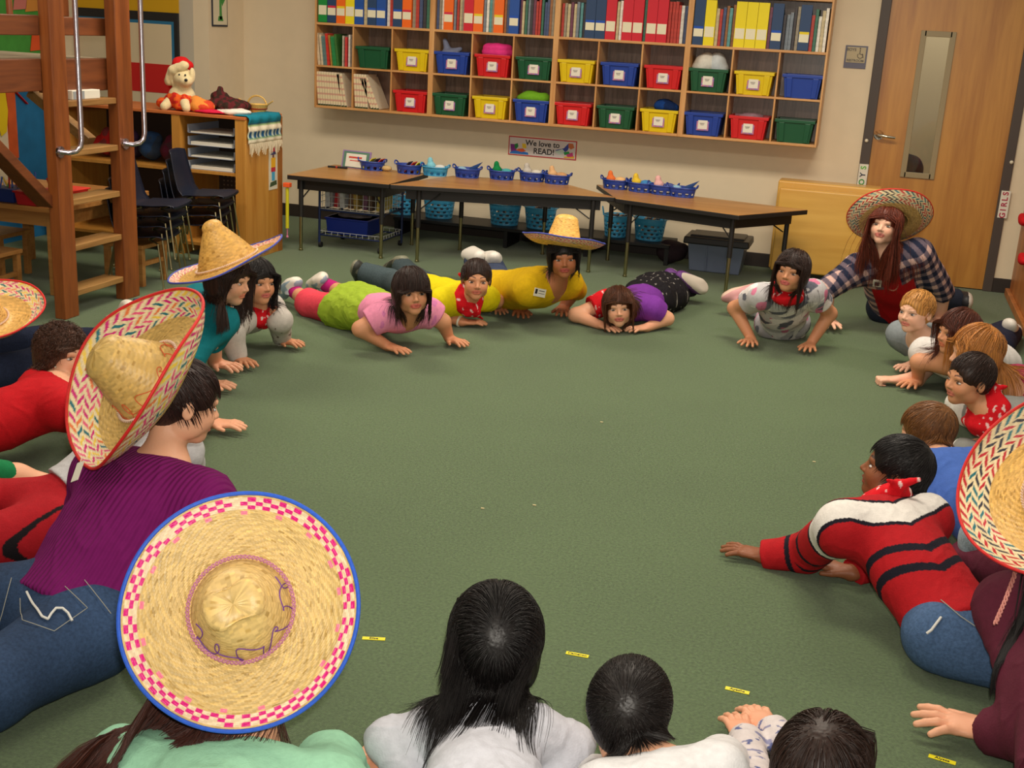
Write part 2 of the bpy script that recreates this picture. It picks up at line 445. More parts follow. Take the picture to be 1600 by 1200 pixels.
def head_field(F, Hm, c, H, neck=True, female=False):
    """Hm columns: right, forward, up. c = centre of the head"""
    g = lambda x, y, z: c + Hm @ V(x, y, z) * H
    e = lambda p, r, k, op=1: F.ell(g(*p), V(r) * H, Hm, k=k * H, op=op)
    e((0, -.055, .12), (.345, .415, .375), .05)
    e((0, .115, -.13), (.265, .27, .33), .10)
    e((0, .255, -.385), (.10, .09, .085), .10)
    for s in (-1, 1):
        e((s * .15, .235, -.14), (.115, .115, .12), .09)
        e((s * .20, .05, -.27), (.075, .15, .11), .08)
    F.cone(g(-.15, .325, .075), g(.15, .325, .075), .045 * H, .045 * H, k=.06 * H)
    for s in (-1, 1): e((s * .145, .435, -.015), (.085, .085, .06), .05, -1)
    F.cone(g(0, .345, .02), g(0, .425, -.115), .028 * H, .042 * H, k=.04 * H)
    for s in (-1, 1): e((s * .045, .385, -.135), (.032, .04, .028), .025)
    F.cone(g(-.075, .352, -.232), g(.075, .352, -.232), .02 * H, .02 * H, k=.02 * H)
    F.cone(g(0, .375, -.226), g(0, .372, -.23), .026 * H, .024 * H, k=.02 * H)
    F.cone(g(-.055, .35, -.278), g(.055, .35, -.278), .03 * H, .03 * H, k=.02 * H)
    F.cone(g(-.1, .395, -.254), g(.1, .395, -.254), .010 * H, .010 * H, k=.012 * H, op=-1)
    for s in (-1, 1):
        e((s * .352, -.03, -.035), (.035, .075, .115), .02)
        e((s * .392, -.015, -.035), (.022, .04, .075), .02, -1)

def head_tint(P, Hm, c, H, skin, lips, brow, lash=(.03, .02, .015)):
    q = (P - c) @ Hm / H
    col = np.tile(np.asarray(skin)[None], (len(P), 1)).astype(float)
    on = (np.abs(q) < .6).all(1) & (q[:, 1] > .1)
    def mix(m, cc, a=1):
        m = (m.clip(0, 1) * on * a)[:, None]; col[:] = col * (1 - m) + np.asarray(cc)[None] * m
    ax = np.abs(q[:, 0])
    ck = np.exp(-(((ax - .17) / .09) ** 2 + ((q[:, 2] + .14) / .09) ** 2)); mix(ck, np.asarray(skin) * (1.1, .72, .68), .35)
    lp = 1.25 - np.sqrt((q[:, 0] / .115) ** 2 + ((q[:, 2] + .254) / .052) ** 2); mix(lp * 4, lips, .85)
    mix((1 - np.abs(q[:, 2] + .254) / .009) * (ax < .095) * 1.5, np.asarray(lips) * .3, .8)
    by = .098 + .03 * (1 - ((ax - .15) / .1) ** 2)
    mix((1 - np.abs(q[:, 2] - by) / .02) * 2 * ((ax > .055) & (ax < .245)), brow, .85)
    mix((1 - np.abs(q[:, 2] - .022 + .9 * (ax - .145) ** 2 * 3) / .012) * 2 * ((ax > .075) & (ax < .225)), lash, .85)
    mix((1 - np.sqrt(((ax - .032) / .014) ** 2 + ((q[:, 2] + .165) / .012) ** 2)) * 3, np.asarray(skin) * .35, .8)
    return col

def add_eyes(root, Hm, c, H, iris, look=(0, 0)):
    for s in (-1, 1):
        o = V(s * .145, .318, -.014)
        n = 14; P = []; Fq = []
        R = V(.064, .046, .027) * H; tx = np.linspace(0, 2 * math.pi, n, endpoint=False); rings = 6
        # almond shaped front of the eyeball built as rings, coloured white, iris, pupil
        cols = []
        for i in range(rings + 1):
            a = i / rings * math.pi / 2
            for t in tx:
                x, z = math.cos(t) * math.sin(a), math.sin(t) * math.sin(a)
                z *= (1 - .35 * abs(x))
                P.append(c + Hm @ ((V(x, 0, z) * R) + V(0, math.cos(a) * R[1], 0) + o * H))
                xx, zz = x * R[0] / H - look[0], z * R[2] / H - look[1]
                d = math.hypot(xx, zz); cols.append((.012, .01, .01) if d < .016 else (iris if d < .034 else (.62, .60, .57)))
        for i in range(rings):
            for j in range(n):
                Fq.append((i * n + j, (i + 1) * n + j, (i + 1) * n + (j + 1) % n, i * n + (j + 1) % n))
        raw_mesh('eye', P, Fq, M_EYE, root, np.array(cols))

def headframe(az, el, roll, c):
    """az: degrees the face turns towards the right of the picture away from the camera, el: degrees it looks up"""
    t = V(CAM_LOC) - V(c); base = math.atan2(t[1], t[0]); a = base + math.radians(az); e = math.radians(el)
    f = V(math.cos(a) * math.cos(e), math.sin(a) * math.cos(e), math.sin(e))
    u = perp(f, (0, 0, 1)); r = np.cross(f, u)
    q = math.radians(roll); r2 = r * math.cos(q) + u * math.sin(q); u2 = np.cross(r2, f)
    return np.stack([r2, f, u2], 1)

def hair(root, Hm, c, H, col, style='long', length=.25, bang=.0, n=1200, r=.0011, seed=0, collide=None, curl=0, tail=None,
         crown=(0, -.30, .38), side=0, grav=.55, cover=1.0, name='hair', vox=.0042, cut_ear=False, hairline=.2, flat=0, clump=.0, under=None, lift_k=1.0, flow=None):
    g = lambda *p: c + Hm @ V(*p) * H
    F = Field()
    t = .03 if style == 'short' else .045
    F.ell(g(0, -.065, .13), V(.345 + t, .415 + t, .375 + t) * H, Hm, k=.02)
    if style != 'short':
        for s in (-1, 1): F.ell(g(s * .30, -.12, -.08), V(.11, .24, .30) * H, Hm, k=.03)
        F.ell(g(0, -.25, -.12), V(.30, .22, .34) * H, Hm, k=.03)
    else:
        F.ell(g(0, -.22, -.08), V(.27, .2, .26) * H, Hm, k=.02)
    top = (hairline + (.07 if style == 'short' else 0)) if not bang else .10
    F.ell(g(0, .62, top - .42), V(.30 if style != 'short' else .36, .42, .44) * H, Hm, k=.012, op=-1)
    if style == 'short' or cut_ear:
        for s in (-1, 1): F.ell(g(s * .44, .16, -.22), V(.2, .22, .26) * H, Hm, k=.01, op=-1)
        for s in (-1, 1): F.ell(g(s * .42, -.02, -.06), V(.12, .1, .14) * H, Hm, k=.01, op=-1)
    P, Q = F.mesh(vox)
    N = vert_normals(P, Q); q = (P - c) @ Hm / H
    cr = V(crown); d = q - cr; az = np.arctan2(d[:, 0], d[:, 1] * 1.0 + 1e-6)
    P = P + N * (.0012 * np.sin(az * 46 + 9 * smooth_noise(P, 30, seed)) * np.abs(smooth_noise(P, 25, seed + 2)))[:, None]
    rs = np.random.RandomState(seed)
    cols = np.asarray(col)[None] * (1 + .35 * np.sin(az * 60 + 2 * smooth_noise(P, 60, seed + 1)))[:, None]
    cap = raw_mesh(name, P, Q, M_HAIR, root, cols)
    if not n: return cap
    # strands
    C = Field()
    C.ell(g(0, -.055, .12), V(.345, .415, .375) * H, Hm, k=.03)
    C.ell(g(0, .10, -.12), V(.285, .28, .33) * H, Hm, k=.03)
    if collide is not None: C.P += collide
    ct = g(0, -.055, .12); rad = V(.352, .422, .382) * H
    D = rs.randn(n * 3, 3); D /= np.linalg.norm(D, axis=1)[:, None]
    ok = (D[:, 2] > -.35) & ~((D[:, 1] > .45) & (D[:, 2] < (.45 if style != 'short' else .58) if not bang else D[:, 2] < .35)) & ~((D[:, 1] > .15) & (D[:, 2] < .05))
    D = D[ok][:n]; n = len(D)
    X = ct + (D * rad) @ Hm.T
    crw = ct + Hm @ (nrm(V(crown) - V(0, -.055, .12)) * rad)
    nor = (D / rad) @ Hm.T; nor /= np.linalg.norm(nor, axis=1)[:, None]
    T = X - crw; T -= nor * (T * nor).sum(1)[:, None]; T /= np.linalg.norm(T, axis=1)[:, None] + 1e-9
    if style != 'short': T += (V(0, 0, -1.) - nor * (-nor[:, 2:3])) * .8 * (D[:, 1:2] < .3)
    if side: T += Hm[:, 0] * np.sign(D[:, :1] + side * .3) * .9 * (D[:, 1:2] > .0)
    ln = np.full(n, float(length)); front = (D[:, 1] > .35) & (np.abs(D[:, 0]) < .62)
    if bang: ln[front] = bang
    elif style != 'short':
        T[front] += Hm[:, 0] * np.sign(D[front][:, :1] + .05) * 1.6
    if style == 'short': ln = ln * rs.uniform(.7, 1.1, n)
    else: ln = ln * rs.uniform(.82, 1.04, n)
    m = 9 if style == 'short' else 16
    ds = (ln / (m - 1))[:, None]; S = [X.copy()]
    G = V(0, 0, -1.) if style != 'short' else V(0, 0, -.4)
    lift = .0005 + t * H * (.80 + rs.rand(n) * (.75 if style == 'short' else .95) * lift_k)
    ph = rs.rand(n) * 6.28
    cl = np.floor(az_ := np.arctan2(D[:, 0], D[:, 1]) * 9) 
    drift = np.stack([np.sin(cl * 12.9), np.cos(cl * 78.2), 0 * cl], 1) * clump
    if tail is not None: tg = V(tail)
    for i in range(1, m):
        gg = G * grav * (.35 + i / m)
        if tail is not None and i < m * .6:
            td = tg - X; td /= np.linalg.norm(td, axis=1)[:, None] + 1e-9; T = T * .5 + td * .8
        T = T + (gg + drift) * .45
        if flow is not None and i > m * .35: T = T + V(flow) * .8
        if curl:
            T = T + curl * np.stack([np.sin(ph + i * 1.9), np.cos(ph + i * 1.9), .4 * np.sin(ph * 2 + i)], 1)
        T /= np.linalg.norm(T, axis=1)[:, None] + 1e-9
        X = X + T * ds
        for _ in range(2):
            e = 1e-3; d0 = C.eval(X); d = d0 - lift
            gr = np.stack([C.eval(X + V(e, 0, 0)) - d0, C.eval(X + V(0, e, 0)) - d0, C.eval(X + V(0, 0, e)) - d0], 1)
            gr /= np.linalg.norm(gr, axis=1)[:, None] + 1e-9
            hug = np.where(d < 0, d, np.minimum(d, (.006 if i < m * .55 else .0015) * (d < .05)))
            X = X - gr * hug[:, None]
            dn = (T * gr).sum(1)[:, None]; near = (d < .003)[:, None]
            T = T - gr * np.where(near, np.minimum(dn, 0) * .95 + np.maximum(dn, 0) * .5, 0)
        if style != 'short':
            q = (X - c) @ Hm / H; inn = (q[:, 1] > .04) & (np.abs(q[:, 0]) < .335) & (q[:, 2] < (.07 if bang else .20)) & (q[:, 2] > -.8) & (q[:, 1] < .75)
            sg = np.where(D[:, 0] + .02 >= 0, 1., -1.); X = np.where(inn[:, None], X + Hm[:, 0][None] * ((sg * (.335 + .05 * np.abs(D[:, 0])) - q[:, 0]) * H)[:, None], X)
        if under is not None:
            h_ = (X - V(under[0])) @ V(under[1]); X = X - V(under[1])[None] * np.maximum(h_, 0)[:, None]
        X[:, 2] = np.maximum(X[:, 2], .006)
        S.append(X.copy())
    strand_mesh('hair_strands', np.stack(S, 1), r, M_HAIR, cap, col, seed)
    return cap
# ---------------------------------------------------------------- the room
CARPET = mat('green_carpet', (82, 104, 66), .95, spec=.1, noise=.30, nscale=110, bump=.9, bscale=420)
_nt = CARPET.node_tree; _b = _nt.nodes['Principled BSDF']; _b.inputs['Sheen Weight'].default_value = .25; _b.inputs['Sheen Roughness'].default_value = .5
_m1 = _b.inputs['Base Color'].links[0].from_node
_tc = _nt.nodes['Texture Coordinate']
_n3 = _nt.nodes.new('ShaderNodeTexNoise'); _n3.inputs['Scale'].default_value = 1.4; _n3.inputs['Detail'].default_value = 3
_nt.links.new(_tc.outputs['Object'], _n3.inputs['Vector'])
_r3 = _nt.nodes.new('ShaderNodeMapRange'); _r3.inputs[1].default_value = .3; _r3.inputs[2].default_value = .7; _r3.inputs[3].default_value = .93; _r3.inputs[4].default_value = 1.06
_nt.links.new(_n3.outputs['Fac'], _r3.inputs[0])
_m3 = _nt.nodes.new('ShaderNodeMix'); _m3.data_type = 'RGBA'; _m3.blend_type = 'MULTIPLY'; _m3.inputs[0].default_value = 1
_nt.links.new(_m1.outputs[2], _m3.inputs[6]); _nt.links.new(_r3.outputs[0], _m3.inputs[7]); _nt.links.new(_m3.outputs[2], _b.inputs['Base Color'])

WALLM = mat('cream_wall', (228, 212, 182), .75, spec=.3, noise=.02, nscale=8, bump=.08, bscale=300)
WALL_SHADE = mat('shaded_wall', (196, 188, 170), .75, spec=.3)  # cream wall greyed: shade on the alcove face put into its colour
BASEB = mat('dark_baseboard', (48, 40, 36), .5)
FRAMEM = mat('brown_metal_frame', (76, 66, 60), .5, spec=.4)
DOORW = wood('door_wood', (158, 100, 34), (190, 134, 56), axis=2, scale=5, rough=.4)
OAK = wood('shelf_oak', (186, 130, 70), (214, 164, 104), axis=2, scale=12)
OAKX = wood('shelf_oak_x', (186, 130, 70), (214, 164, 104), axis=0, scale=12)
BACKP = wood('shelf_back_panel', (104, 80, 66), (150, 124, 108), axis=2, scale=26, rough=.3, coat=.5)
LOFT = wood('loft_wood', (104, 50, 18), (146, 80, 32), axis=2, scale=9)
LOFTY = wood('loft_wood_y', (92, 46, 22), (128, 70, 34), axis=1, scale=9)
TREAD = wood('tread_wood', (140, 98, 50), (176, 134, 78), axis=1, scale=9)
TABLET = wood('table_laminate', (170, 116, 56), (200, 146, 78), axis=0, scale=7, rough=.35, coat=.3)
CABW = wood('cabinet_wood', (176, 116, 42), (202, 146, 66), axis=2, scale=6)
PLY = wood('birch_ply', (206, 152, 60), (226, 178, 84), axis=0, scale=3, rough=.3, coat=.4)

DX0, DX1, DZ1 = 4.152, 5.03, 2.06
MB().bb(-4.5, 7.5, -11.5, .15, -.05, 0).build('floor', CARPET, kind='structure')
wb = MB(); wb.bb(-.77, 4.085, 0, .14, 0, 3.0).bb(5.092, 7.5, 0, .14, 0, 3.0).bb(4.085, 5.092, 0, .14, DZ1 + .07, 3.0).build('wall_back', WALLM, kind='structure')
MB().bb(-.90, -.77, -.532, .14, 0, 3.0).build('wall_pier', WALLM, kind='structure')
MB().bb(-1.95, -.90, -.532, -.40, 0, 3.0).build('wall_alcove', WALL_SHADE, kind='structure')
MB().bb(-2.05, -1.95, -11.5, -.40, 0, 3.0).build('wall_left', WALLM, kind='structure')
MB().bb(-.77, 4.085, -.014, 0, 0, .10).build('baseboard_back', BASEB, kind='structure', bevel=.003)
MB().bb(5.092, 7.5, -.014, 0, 0, .10).build('baseboard_right', BASEB, kind='structure', bevel=.003)

# door with narrow glass light
dr = MB().bb(DX0, DX1, .0, .045, .008, DZ1)
LX0, LX1, LZ0, LZ1 = 4.392, 4.572, .762, 1.70
dr = MB(); dr.bb(DX0, LX0, 0, .045, .008, DZ1).bb(LX1, DX1, 0, .045, .008, DZ1).bb(LX0, LX1, 0, .045, .008, LZ0).bb(LX0, LX1, 0, .045, LZ1, DZ1)
door = dr.build('door_1', DOORW, kind='structure', label='oak coloured classroom door with a narrow glass panel')
fm = mat('tan_metal', (150, 134, 100), .45)
f = MB()
for a, b, c, d in ((LX0 - .024, LX0 + .014, LZ0 - .024, LZ1 + .024), (LX1 - .014, LX1 + .024, LZ0 - .024, LZ1 + .024), (LX0, LX1, LZ0 - .024, LZ0 + .014), (LX0, LX1, LZ1 - .014, LZ1 + .024)): f.bb(a, b, -.012, 0, c, d)
f.build('glass_frame', fm, door, bevel=.003)
GLASS = mat('dark_glass', (250, 250, 250), .03, trans=1, spec=.5)
MB().bb(LX0, LX1, .018, .024, LZ0, LZ1).build('glass_pane', GLASS, door)
h = MB(); h.lathe([(.0, -.012), (.034, -.012), (.034, 0), (0, 0)], (4.187, -.0, 1.012), 20, R=Rcols((1, 0, 0), (0, 0, 1), (0, -1, 0)).transposed() if False else Matrix.Rotation(math.pi / 2, 3, 'X'))
h.tube([(4.187, 0, 1.012), (4.187, -.05, 1.012), (4.205, -.058, 1.012), (4.25, -.06, 1.008), (4.30, -.056, 1.004)], [.011, .011, .012, .010, .008], 10)
h.build('door_handle', CHROME, door, smooth=True)
jm = MB(); jm.bb(4.085, DX0, -.018, .12, 0, DZ1 + .07).bb(DX1, 5.092, -.018, .12, 0, DZ1 + .07).bb(DX0, DX1, -.018, .12, DZ1, DZ1 + .07)
jm.build('trim_1', FRAMEM, kind='structure', bevel=.004, label='dark brown metal door frame')
for i, (x, z) in enumerate(((4.112, .968), (5.075, .90))):
    MB().ell((x, -.022, z), .013, 12).build('round_knob', mat('cream_plastic', (222, 214, 190), .4), smooth=True,
        label='small round cream knob on the %s door jamb' % ('left' if i == 0 else 'right'), cat='knob')
# corridor seen through the glass
MB().bb(3.6, 5.6, 1.5, 1.55, 0, 2.6).build('wall_corridor', mat('corridor_wall', (206, 196, 164), .8), kind='structure')
MB().bb(3.6, 5.6, .14, 1.5, -.05, -.001).build('floor_corridor', mat('corridor_floor', (60, 56, 50), .6), kind='structure')
area_light('corridor_lamp', (4.6, .8, 2.5), .5, 7, (1, .9, .75))
cb = empty('corridor_display', (4.15, 1.49, 1.0), 'colourful paper strips on the corridor wall seen through the door glass', 'display')
for i, (x, z, w, hh, c) in enumerate(((4.16, 1.62, .06, .08, (180, 60, 50)), (4.14, 1.52, .05, .05, (200, 160, 40)), (4.15, 1.42, .05, .05, (60, 110, 60)), (4.14, 1.33, .06, .05, (60, 80, 150)), (4.15, 1.24, .06, .05, (90, 60, 60)), (4.30, 1.50, .045, .26, (190, 30, 30)), (4.295, 1.25, .045, .24, (30, 90, 50)), (4.21, 1.60, .07, .02, (40, 30, 30)), (4.24, 1.75, .3, .05, (110, 50, 40)))):
    MB().box((x, 1.492, z - .12), (w, .006, hh)).build('paper_strip', mat('strip_%d_%d_%d' % c, c, .8), cb)
pf = Field(); pc = V(4.33, .75, 1.0)  # solid figure added behind the glass to stand in for a reflected person
pf.ell(pc, (.085, .10, .115)); pf.cone(pc - V(0, 0, .1), pc - V(0, 0, .2), .05, .05); pf.cone(pc - V(.13, 0, .24), pc - V(-.13, 0, .24), .07, .07, k=.05)
pf.cone(pc - V(0, 0, .3), pc - V(0, 0, .62), .15, .15, k=.05, flat=.7, n=(0, 1, 0))
for _s in (-1, 1): pf.cone(pc - V(_s * .08, 0, .6), pc - V(_s * .08, 0, .96), .075, .045, k=.03); pf.cone(pc - V(_s * .17, 0, .27), pc - V(_s * .2, .05, .6), .045, .035, k=.03)
_P, _Q = pf.mesh(.012)
_cp = raw_mesh('person', _P, _Q, M_CLOTH, cols=np.where(_P[:, 2:] > pc[2] - .13, V(srgb(120, 80, 60))[None], V(srgb(34, 34, 46))[None]))
tag(_cp, 'person in dark clothes reflected in the door glass, modelled standing behind it', 'person')
pfh = Field(); pfh.ell(pc + V(0, .01, .03), (.096, .108, .105)); pfh.ell(pc - V(0, .09, .06), (.08, .06, .09), op=-1); _P, _Q = pfh.mesh(.008); raw_mesh('hair', _P, _Q, M_HAIR, _cp, cols=np.tile(V(srgb(60, 36, 24)), (len(_P), 1)))

# signs by the door
def sign_board(name, x0, x1, z0, z1, m, label, cat='sign', th=.006, y=0.0, tilt=0):
    return MB().bb(x0, x1, y - th, y, z0, z1).build(name, m, label=label, cat=cat, bevel=.001, loc=((x0 + x1) / 2, y, z0))
rs_ = sign_board('room_sign', 3.888, 4.037, 1.448, 1.600, mat('sign_blue_grey', (104, 104, 120), .5), 'small square room sign with raised wheelchair symbol left of the door')
MB().bb(3.90, 4.026, -.009, -.006, 1.487, 1.590).build('sign_plate', mat('sign_tan', (186, 172, 138), .5), rs_)
_sd = mat('sign_dark', (96, 90, 84), .5)
text('sign_text', 'BOYS', .026, (3.93, -.010, 1.572), R_WALL, _sd, rs_); text('sign_text', 'RESTROOM', .022, (3.962, -.010, 1.500), R_WALL, _sd, rs_)
t = MB().tube([(3.992 + .018 * math.cos(a), -.010, 1.535 + .018 * math.sin(a)) for a in [k * math.pi / 8 + 2.4 for k in range(13)]], .0022, 6).tube([(3.988, -.01, 1.575), (3.988, -.01, 1.545), (4.005, -.01, 1.543), (4.013, -.01, 1.522)], .0028, 6).ell((3.987, -.01, 1.583), .005, 8)
t.build('wheelchair_symbol', _sd, rs_, smooth=True)
def letters_sign(name, word, x, z0, z1, cols, label):
    s = sign_board(name, x - .031, x + .031, z0, z1, WHITE, label, y=-.019)
    n = len(word); st = (z1 - z0) / n
    for i, ch in enumerate(word):
        text('letter', ch, .052, (x, -.0262, z0 + st * (i + .5)), Rcols((0, 0, 1), (-1, 0, 0), (0, -1, 0)), cols[i % len(cols)], s, .001)
    return s
G1, G2, G3, RD = mat('letter_green', (40, 140, 50), .6), mat('letter_navy', (28, 44, 70), .6), mat('letter_lime', (90, 180, 60), .6), mat('letter_crimson', (176, 30, 70), .6)
letters_sign('boys_sign', 'BOYS', 4.119, .606, .806, [G1, G1, G2, G3], 'white strip sign reading BOYS in green letters on the left door jamb')
letters_sign('girls_sign', 'GIRLS', 5.075, .52, .706, [RD], 'white strip sign reading GIRLS in crimson letters on the right door jamb')

# reading banner
bn = sign_board('reading_banner', 1.492, 2.03, .652, .795, mat('banner_red', (190, 44, 50), .6), 'red bordered banner reading We love to READ! on the wall', th=.003)
MB().bb(1.50, 2.022, -.0045, -.003, .660, .787).build('banner_sheet', mat('banner_pale', (214, 204, 198), .6), bn)
_bk = mat('print_black', (34, 30, 30), .6)
text('banner_text', 'We love to', .058, (1.762, -.0052, .752), R_WALL, _bk, bn, .0006); text('banner_text', 'READ!', .060, (1.775, -.0052, .695), R_WALL, _bk, bn, .0006)
def flat_poly(pts, c, parent, y, name='picture', th=.0012):
    return MB().poly([(x, y, z) for x, z in pts], th, (0, -1, 0)).build(name, mat('print_%d_%d_%d' % c, c, .6), parent)
flat_poly([(1.507, .735), (1.545, .735), (1.56, .69), (1.54, .672), (1.515, .672)], (128, 40, 130), bn, -.0052)
flat_poly([(1.54, .735), (1.565, .745), (1.572, .72), (1.555, .70), (1.545, .705)], (30, 130, 60), bn, -.0056)
flat_poly([(1.507, .672), (1.53, .684), (1.58, .69), (1.65, .68), (1.655, .664), (1.507, .664)], (40, 110, 190), bn, -.0060)
flat_poly([(1.55, .69), (1.575, .703), (1.61, .708), (1.635, .69), (1.60, .68)], (220, 90, 40), bn, -.0064)
flat_poly([(1.60, .745), (1.63, .745), (1.637, .71), (1.605, .712)], (232, 196, 40), bn, -.0060)
flat_poly([(1.86, .715), (1.93, .735), (1.965, .775), (1.98, .77), (1.96, .72), (1.93, .70)], (56, 70, 150), bn, -.0052)
flat_poly([(1.855, .705), (1.92, .728), (1.95, .70), (1.90, .685)], (196, 214, 200), bn, -.0056)
flat_poly([(1.965, .775), (2.0, .775), (2.012, .745), (1.985, .73), (1.965, .745)], (196, 110, 60), bn, -.0056)
flat_poly([(1.93, .705), (1.97, .715), (1.98, .70), (1.94, .685)], (40, 150, 70), bn, -.0062)
flat_poly([(1.95, .69), (2.0, .71), (2.008, .68), (1.965, .672)], (200, 60, 120), bn, -.0058)
flat_poly([(1.93, .672), (2.015, .685), (2.015, .664), (1.94, .664)], (226, 170, 40), bn, -.0054)
# drawing of a plant on the pier
pd_ = MB().bb(-.77, -.762, -.487, -.262, 1.468, 1.80).build('framed_drawing', mat('frame_blue_black', (44, 50, 66), .5), label='framed drawing of a green plant stem on the pale pier', cat='picture', loc=(-.77, -.37, 1.468))
MB().bb(-.762, -.760, -.474, -.275, 1.482, 1.79).build('drawing_sheet', mat('drawing_paper', (222, 214, 186), .8), pd_)
_gp = mat('drawing_green', (70, 150, 70), .8)
g_ = MB()
for pts in ([(-.385, 1.52), (-.35, 1.52), (-.36, 1.79), (-.385, 1.79)], [(-.41, 1.51), (-.33, 1.51), (-.345, 1.545), (-.40, 1.545)], [(-.36, 1.66), (-.31, 1.71), (-.30, 1.67), (-.345, 1.62)]):
    g_.poly([(-.759, y, z) for y, z in pts], .001, (1, 0, 0))
g_.build('drawn_plant', _gp, pd_)

# bulletin board in the alcove
bb_ = empty('bulletin_board', (-1.25, -.535, .9), 'cream bulletin board with black and blue border under a yellow panel', 'bulletin board')
MB().bb(-1.94, -1.02, -.545, -.5325, 1.55, 2.2).build('yellow_panel', mat('mustard', (206, 160, 20), .8), bb_)
MB().bb(-1.94, -1.02, -.556, -.5335, .70, 1.55).build('black_frame', mat('board_black', (34, 32, 34), .6), bb_, bevel=.003)
MB().bb(-1.93, -1.055, -.560, -.556, .74, 1.485).build('blue_border', mat('board_blue', (40, 110, 150), .7), bb_)
MB().bb(-1.93, -1.075, -.563, -.560, .76, 1.462).build('cream_sheet', mat('board_cream', (216, 198, 164), .8), bb_)
MB().bb(-1.5, -1.08, -.567, -.563, .95, 1.165).build('red_sheet', mat('board_red', (196, 30, 26), .7), bb_)
# ---------------------------------------------------------------- wall cubbies
SW, SZ, SD = 3.789, .9135, .30
NC = 12; cw = SW / NC; rh = .3066; ZT = SZ + 2 * rh; ZU = 1.868
un = empty('cubby_shelf', (0, -.15, SZ), 'long wall mounted oak cubby shelf with bins, files and books', 'shelf')
MB().bb(.01, SW - .01, -.012, -.001, SZ, 2.25).build('back_panel', BACKP, un)
for k in range(5):
    x = k * SW / 4; w = .014 if k in (0, 4) else .020
    MB().bb(max(x - w, 0) if k else 0, min(x + w, SW), -SD, -.012, SZ, 2.27).build('side_panel' if k in (0, 4) else 'unit_divider', OAK, un, bevel=.002)
for z, th in ((SZ, .018), (ZT, .018), (ZU, .018), (2.25, .018)):
    MB().bb(.014, SW - .014, -SD + .001, -.012, z, z + th).build('shelf_board', OAKX, un, bevel=.002)
for u4 in range(4):
    MB().bb(u4 * SW / 4 + .014, (u4 + 1) * SW / 4 - .014, -SD + .002, -.012, SZ + rh - .002, SZ + rh + .012).build('shelf_board', OAKX, un, bevel=.0015)
for i in range(1, 12):
    if i % 3: MB().bb(i * cw - .006, i * cw + .006, -SD + .003, -.012, SZ + .018, ZT).build('cubby_divider', OAK, un, bevel=.0015)

BCOL = {'green': (20, 84, 52), 'yellow': (224, 196, 16), 'blue': (30, 64, 156), 'red': (206, 28, 34)}
def bin_proto(cn, lab):
    c = BCOL[cn]; m = mat('bin_' + cn, c, .38, spec=.5)
    r = empty('plastic_bin', (0, 0, 0))
    b = MB(); W, D, Hh, t = .262, .25, .158, .004
    def ring(w, d, z): return [(-w / 2, -d / 2, z), (w / 2, -d / 2, z), (w / 2, d / 2, z), (-w / 2, d / 2, z)]
    rings = [ring(W * .84, D * .84, 0), ring(W * .96, D * .96, Hh * .86), ring(W * .96, D * .96, Hh * .86), ring(W * 1.04, D * 1.04, Hh * .86), ring(W * 1.05, D * 1.05, Hh), ring(W * .97, D * .97, Hh), ring(W * .95, D * .95, Hh * .84), ring(W * .82, D * .82, .006)]
    vs = [[b.bm.verts.new(p) for p in q] for q in rings]
    b._f(vs[0][::-1])
    for i in range(len(vs) - 1):
        for k in range(4): b._f([vs[i][k], vs[i][(k + 1) % 4], vs[i + 1][(k + 1) % 4], vs[i + 1][k]])
    b._f(vs[-1])
    for sx in (-.31, .31):   # moulded ribs on the front and back
        for sy in (-1, 1):
            b.hexa([(W * sx * 1.0 - .016, sy * D * .415, .004), (W * sx + .016, sy * D * .415, .004), (W * sx + .016, sy * (D * .43 + .008), .004), (W * sx - .016, sy * (D * .43 + .008), .004),
                    (W * sx * 1.1 - .02, sy * D * .47, Hh * .86), (W * sx * 1.1 + .02, sy * D * .47, Hh * .86), (W * sx * 1.1 + .02, sy * (D * .48 + .010), Hh * .86), (W * sx * 1.1 - .02, sy * (D * .48 + .010), Hh * .86)])
    b.build('bin_body', m, r, bevel=.003)
    if lab:
        tl = Matrix.Rotation(-.10, 3, 'X')
        l = MB(); l.box((0, -D * .468, Hh * .50), (.086, .002, .084), tl)
        lb = l.build('label_card', mat('label_border', (206, 120, 120), .7, noise=.6, nscale=60, col2=(120, 110, 190)), r)
        MB().box((0, -D * .468 - .0016, Hh * .50), (.066, .002, .064), tl).build('label_paper', WHITE, lb)
        k = MB()
        for j in range(3): k.box((-.004, -D * .468 - .003, Hh * .50 + .006 - .006 * j + .002), (.034 - .006 * j, .0012, .0025), tl)
        k.build('label_writing', mat('pencil_grey', (120, 110, 110), .7), lb)
    return r
protos = {}
ORD = ['first', 'second', 'third', 'fourth', 'fifth', 'sixth', 'seventh', 'eighth', 'ninth', 'tenth', 'eleventh', 'twelfth']
def bin_at(cn, lab, x, z, label, y=-.168):
    key = (cn, lab)
    if key not in protos: protos[key] = r = bin_proto(*key)
    else: r = copy_tree(protos[key])
    r.location = (x, y, z); return tag(r, label, 'bin', 'plastic bins in the wall cubbies')
up = ['green', 'yellow', 'blue', 'red', 'green', 'yellow', 'blue', 'red', 'green', 'yellow', 'blue']
lo = ['red', 'green', 'yellow', 'blue', 'red', 'green', 'yellow', 'blue', 'red', 'green']
extra_u = {3: ', grey cloth sticking out', 4: ', stuffed with pink fleece', 9: ', heaped with white bags'}
extra_l = {5: ', holding a lime plush', 8: ', with dark blue cloth on top'}
for k, cn in enumerate(up):
    i = k + 1; bin_at(cn, i not in (1, 11), (i + .5) * cw + (.012 if i == 11 else 0), SZ + rh + .012, '%s bin in upper row, %s from the left%s' % (cn, ORD[k], extra_u.get(i, '').replace(' sticking out', '')))
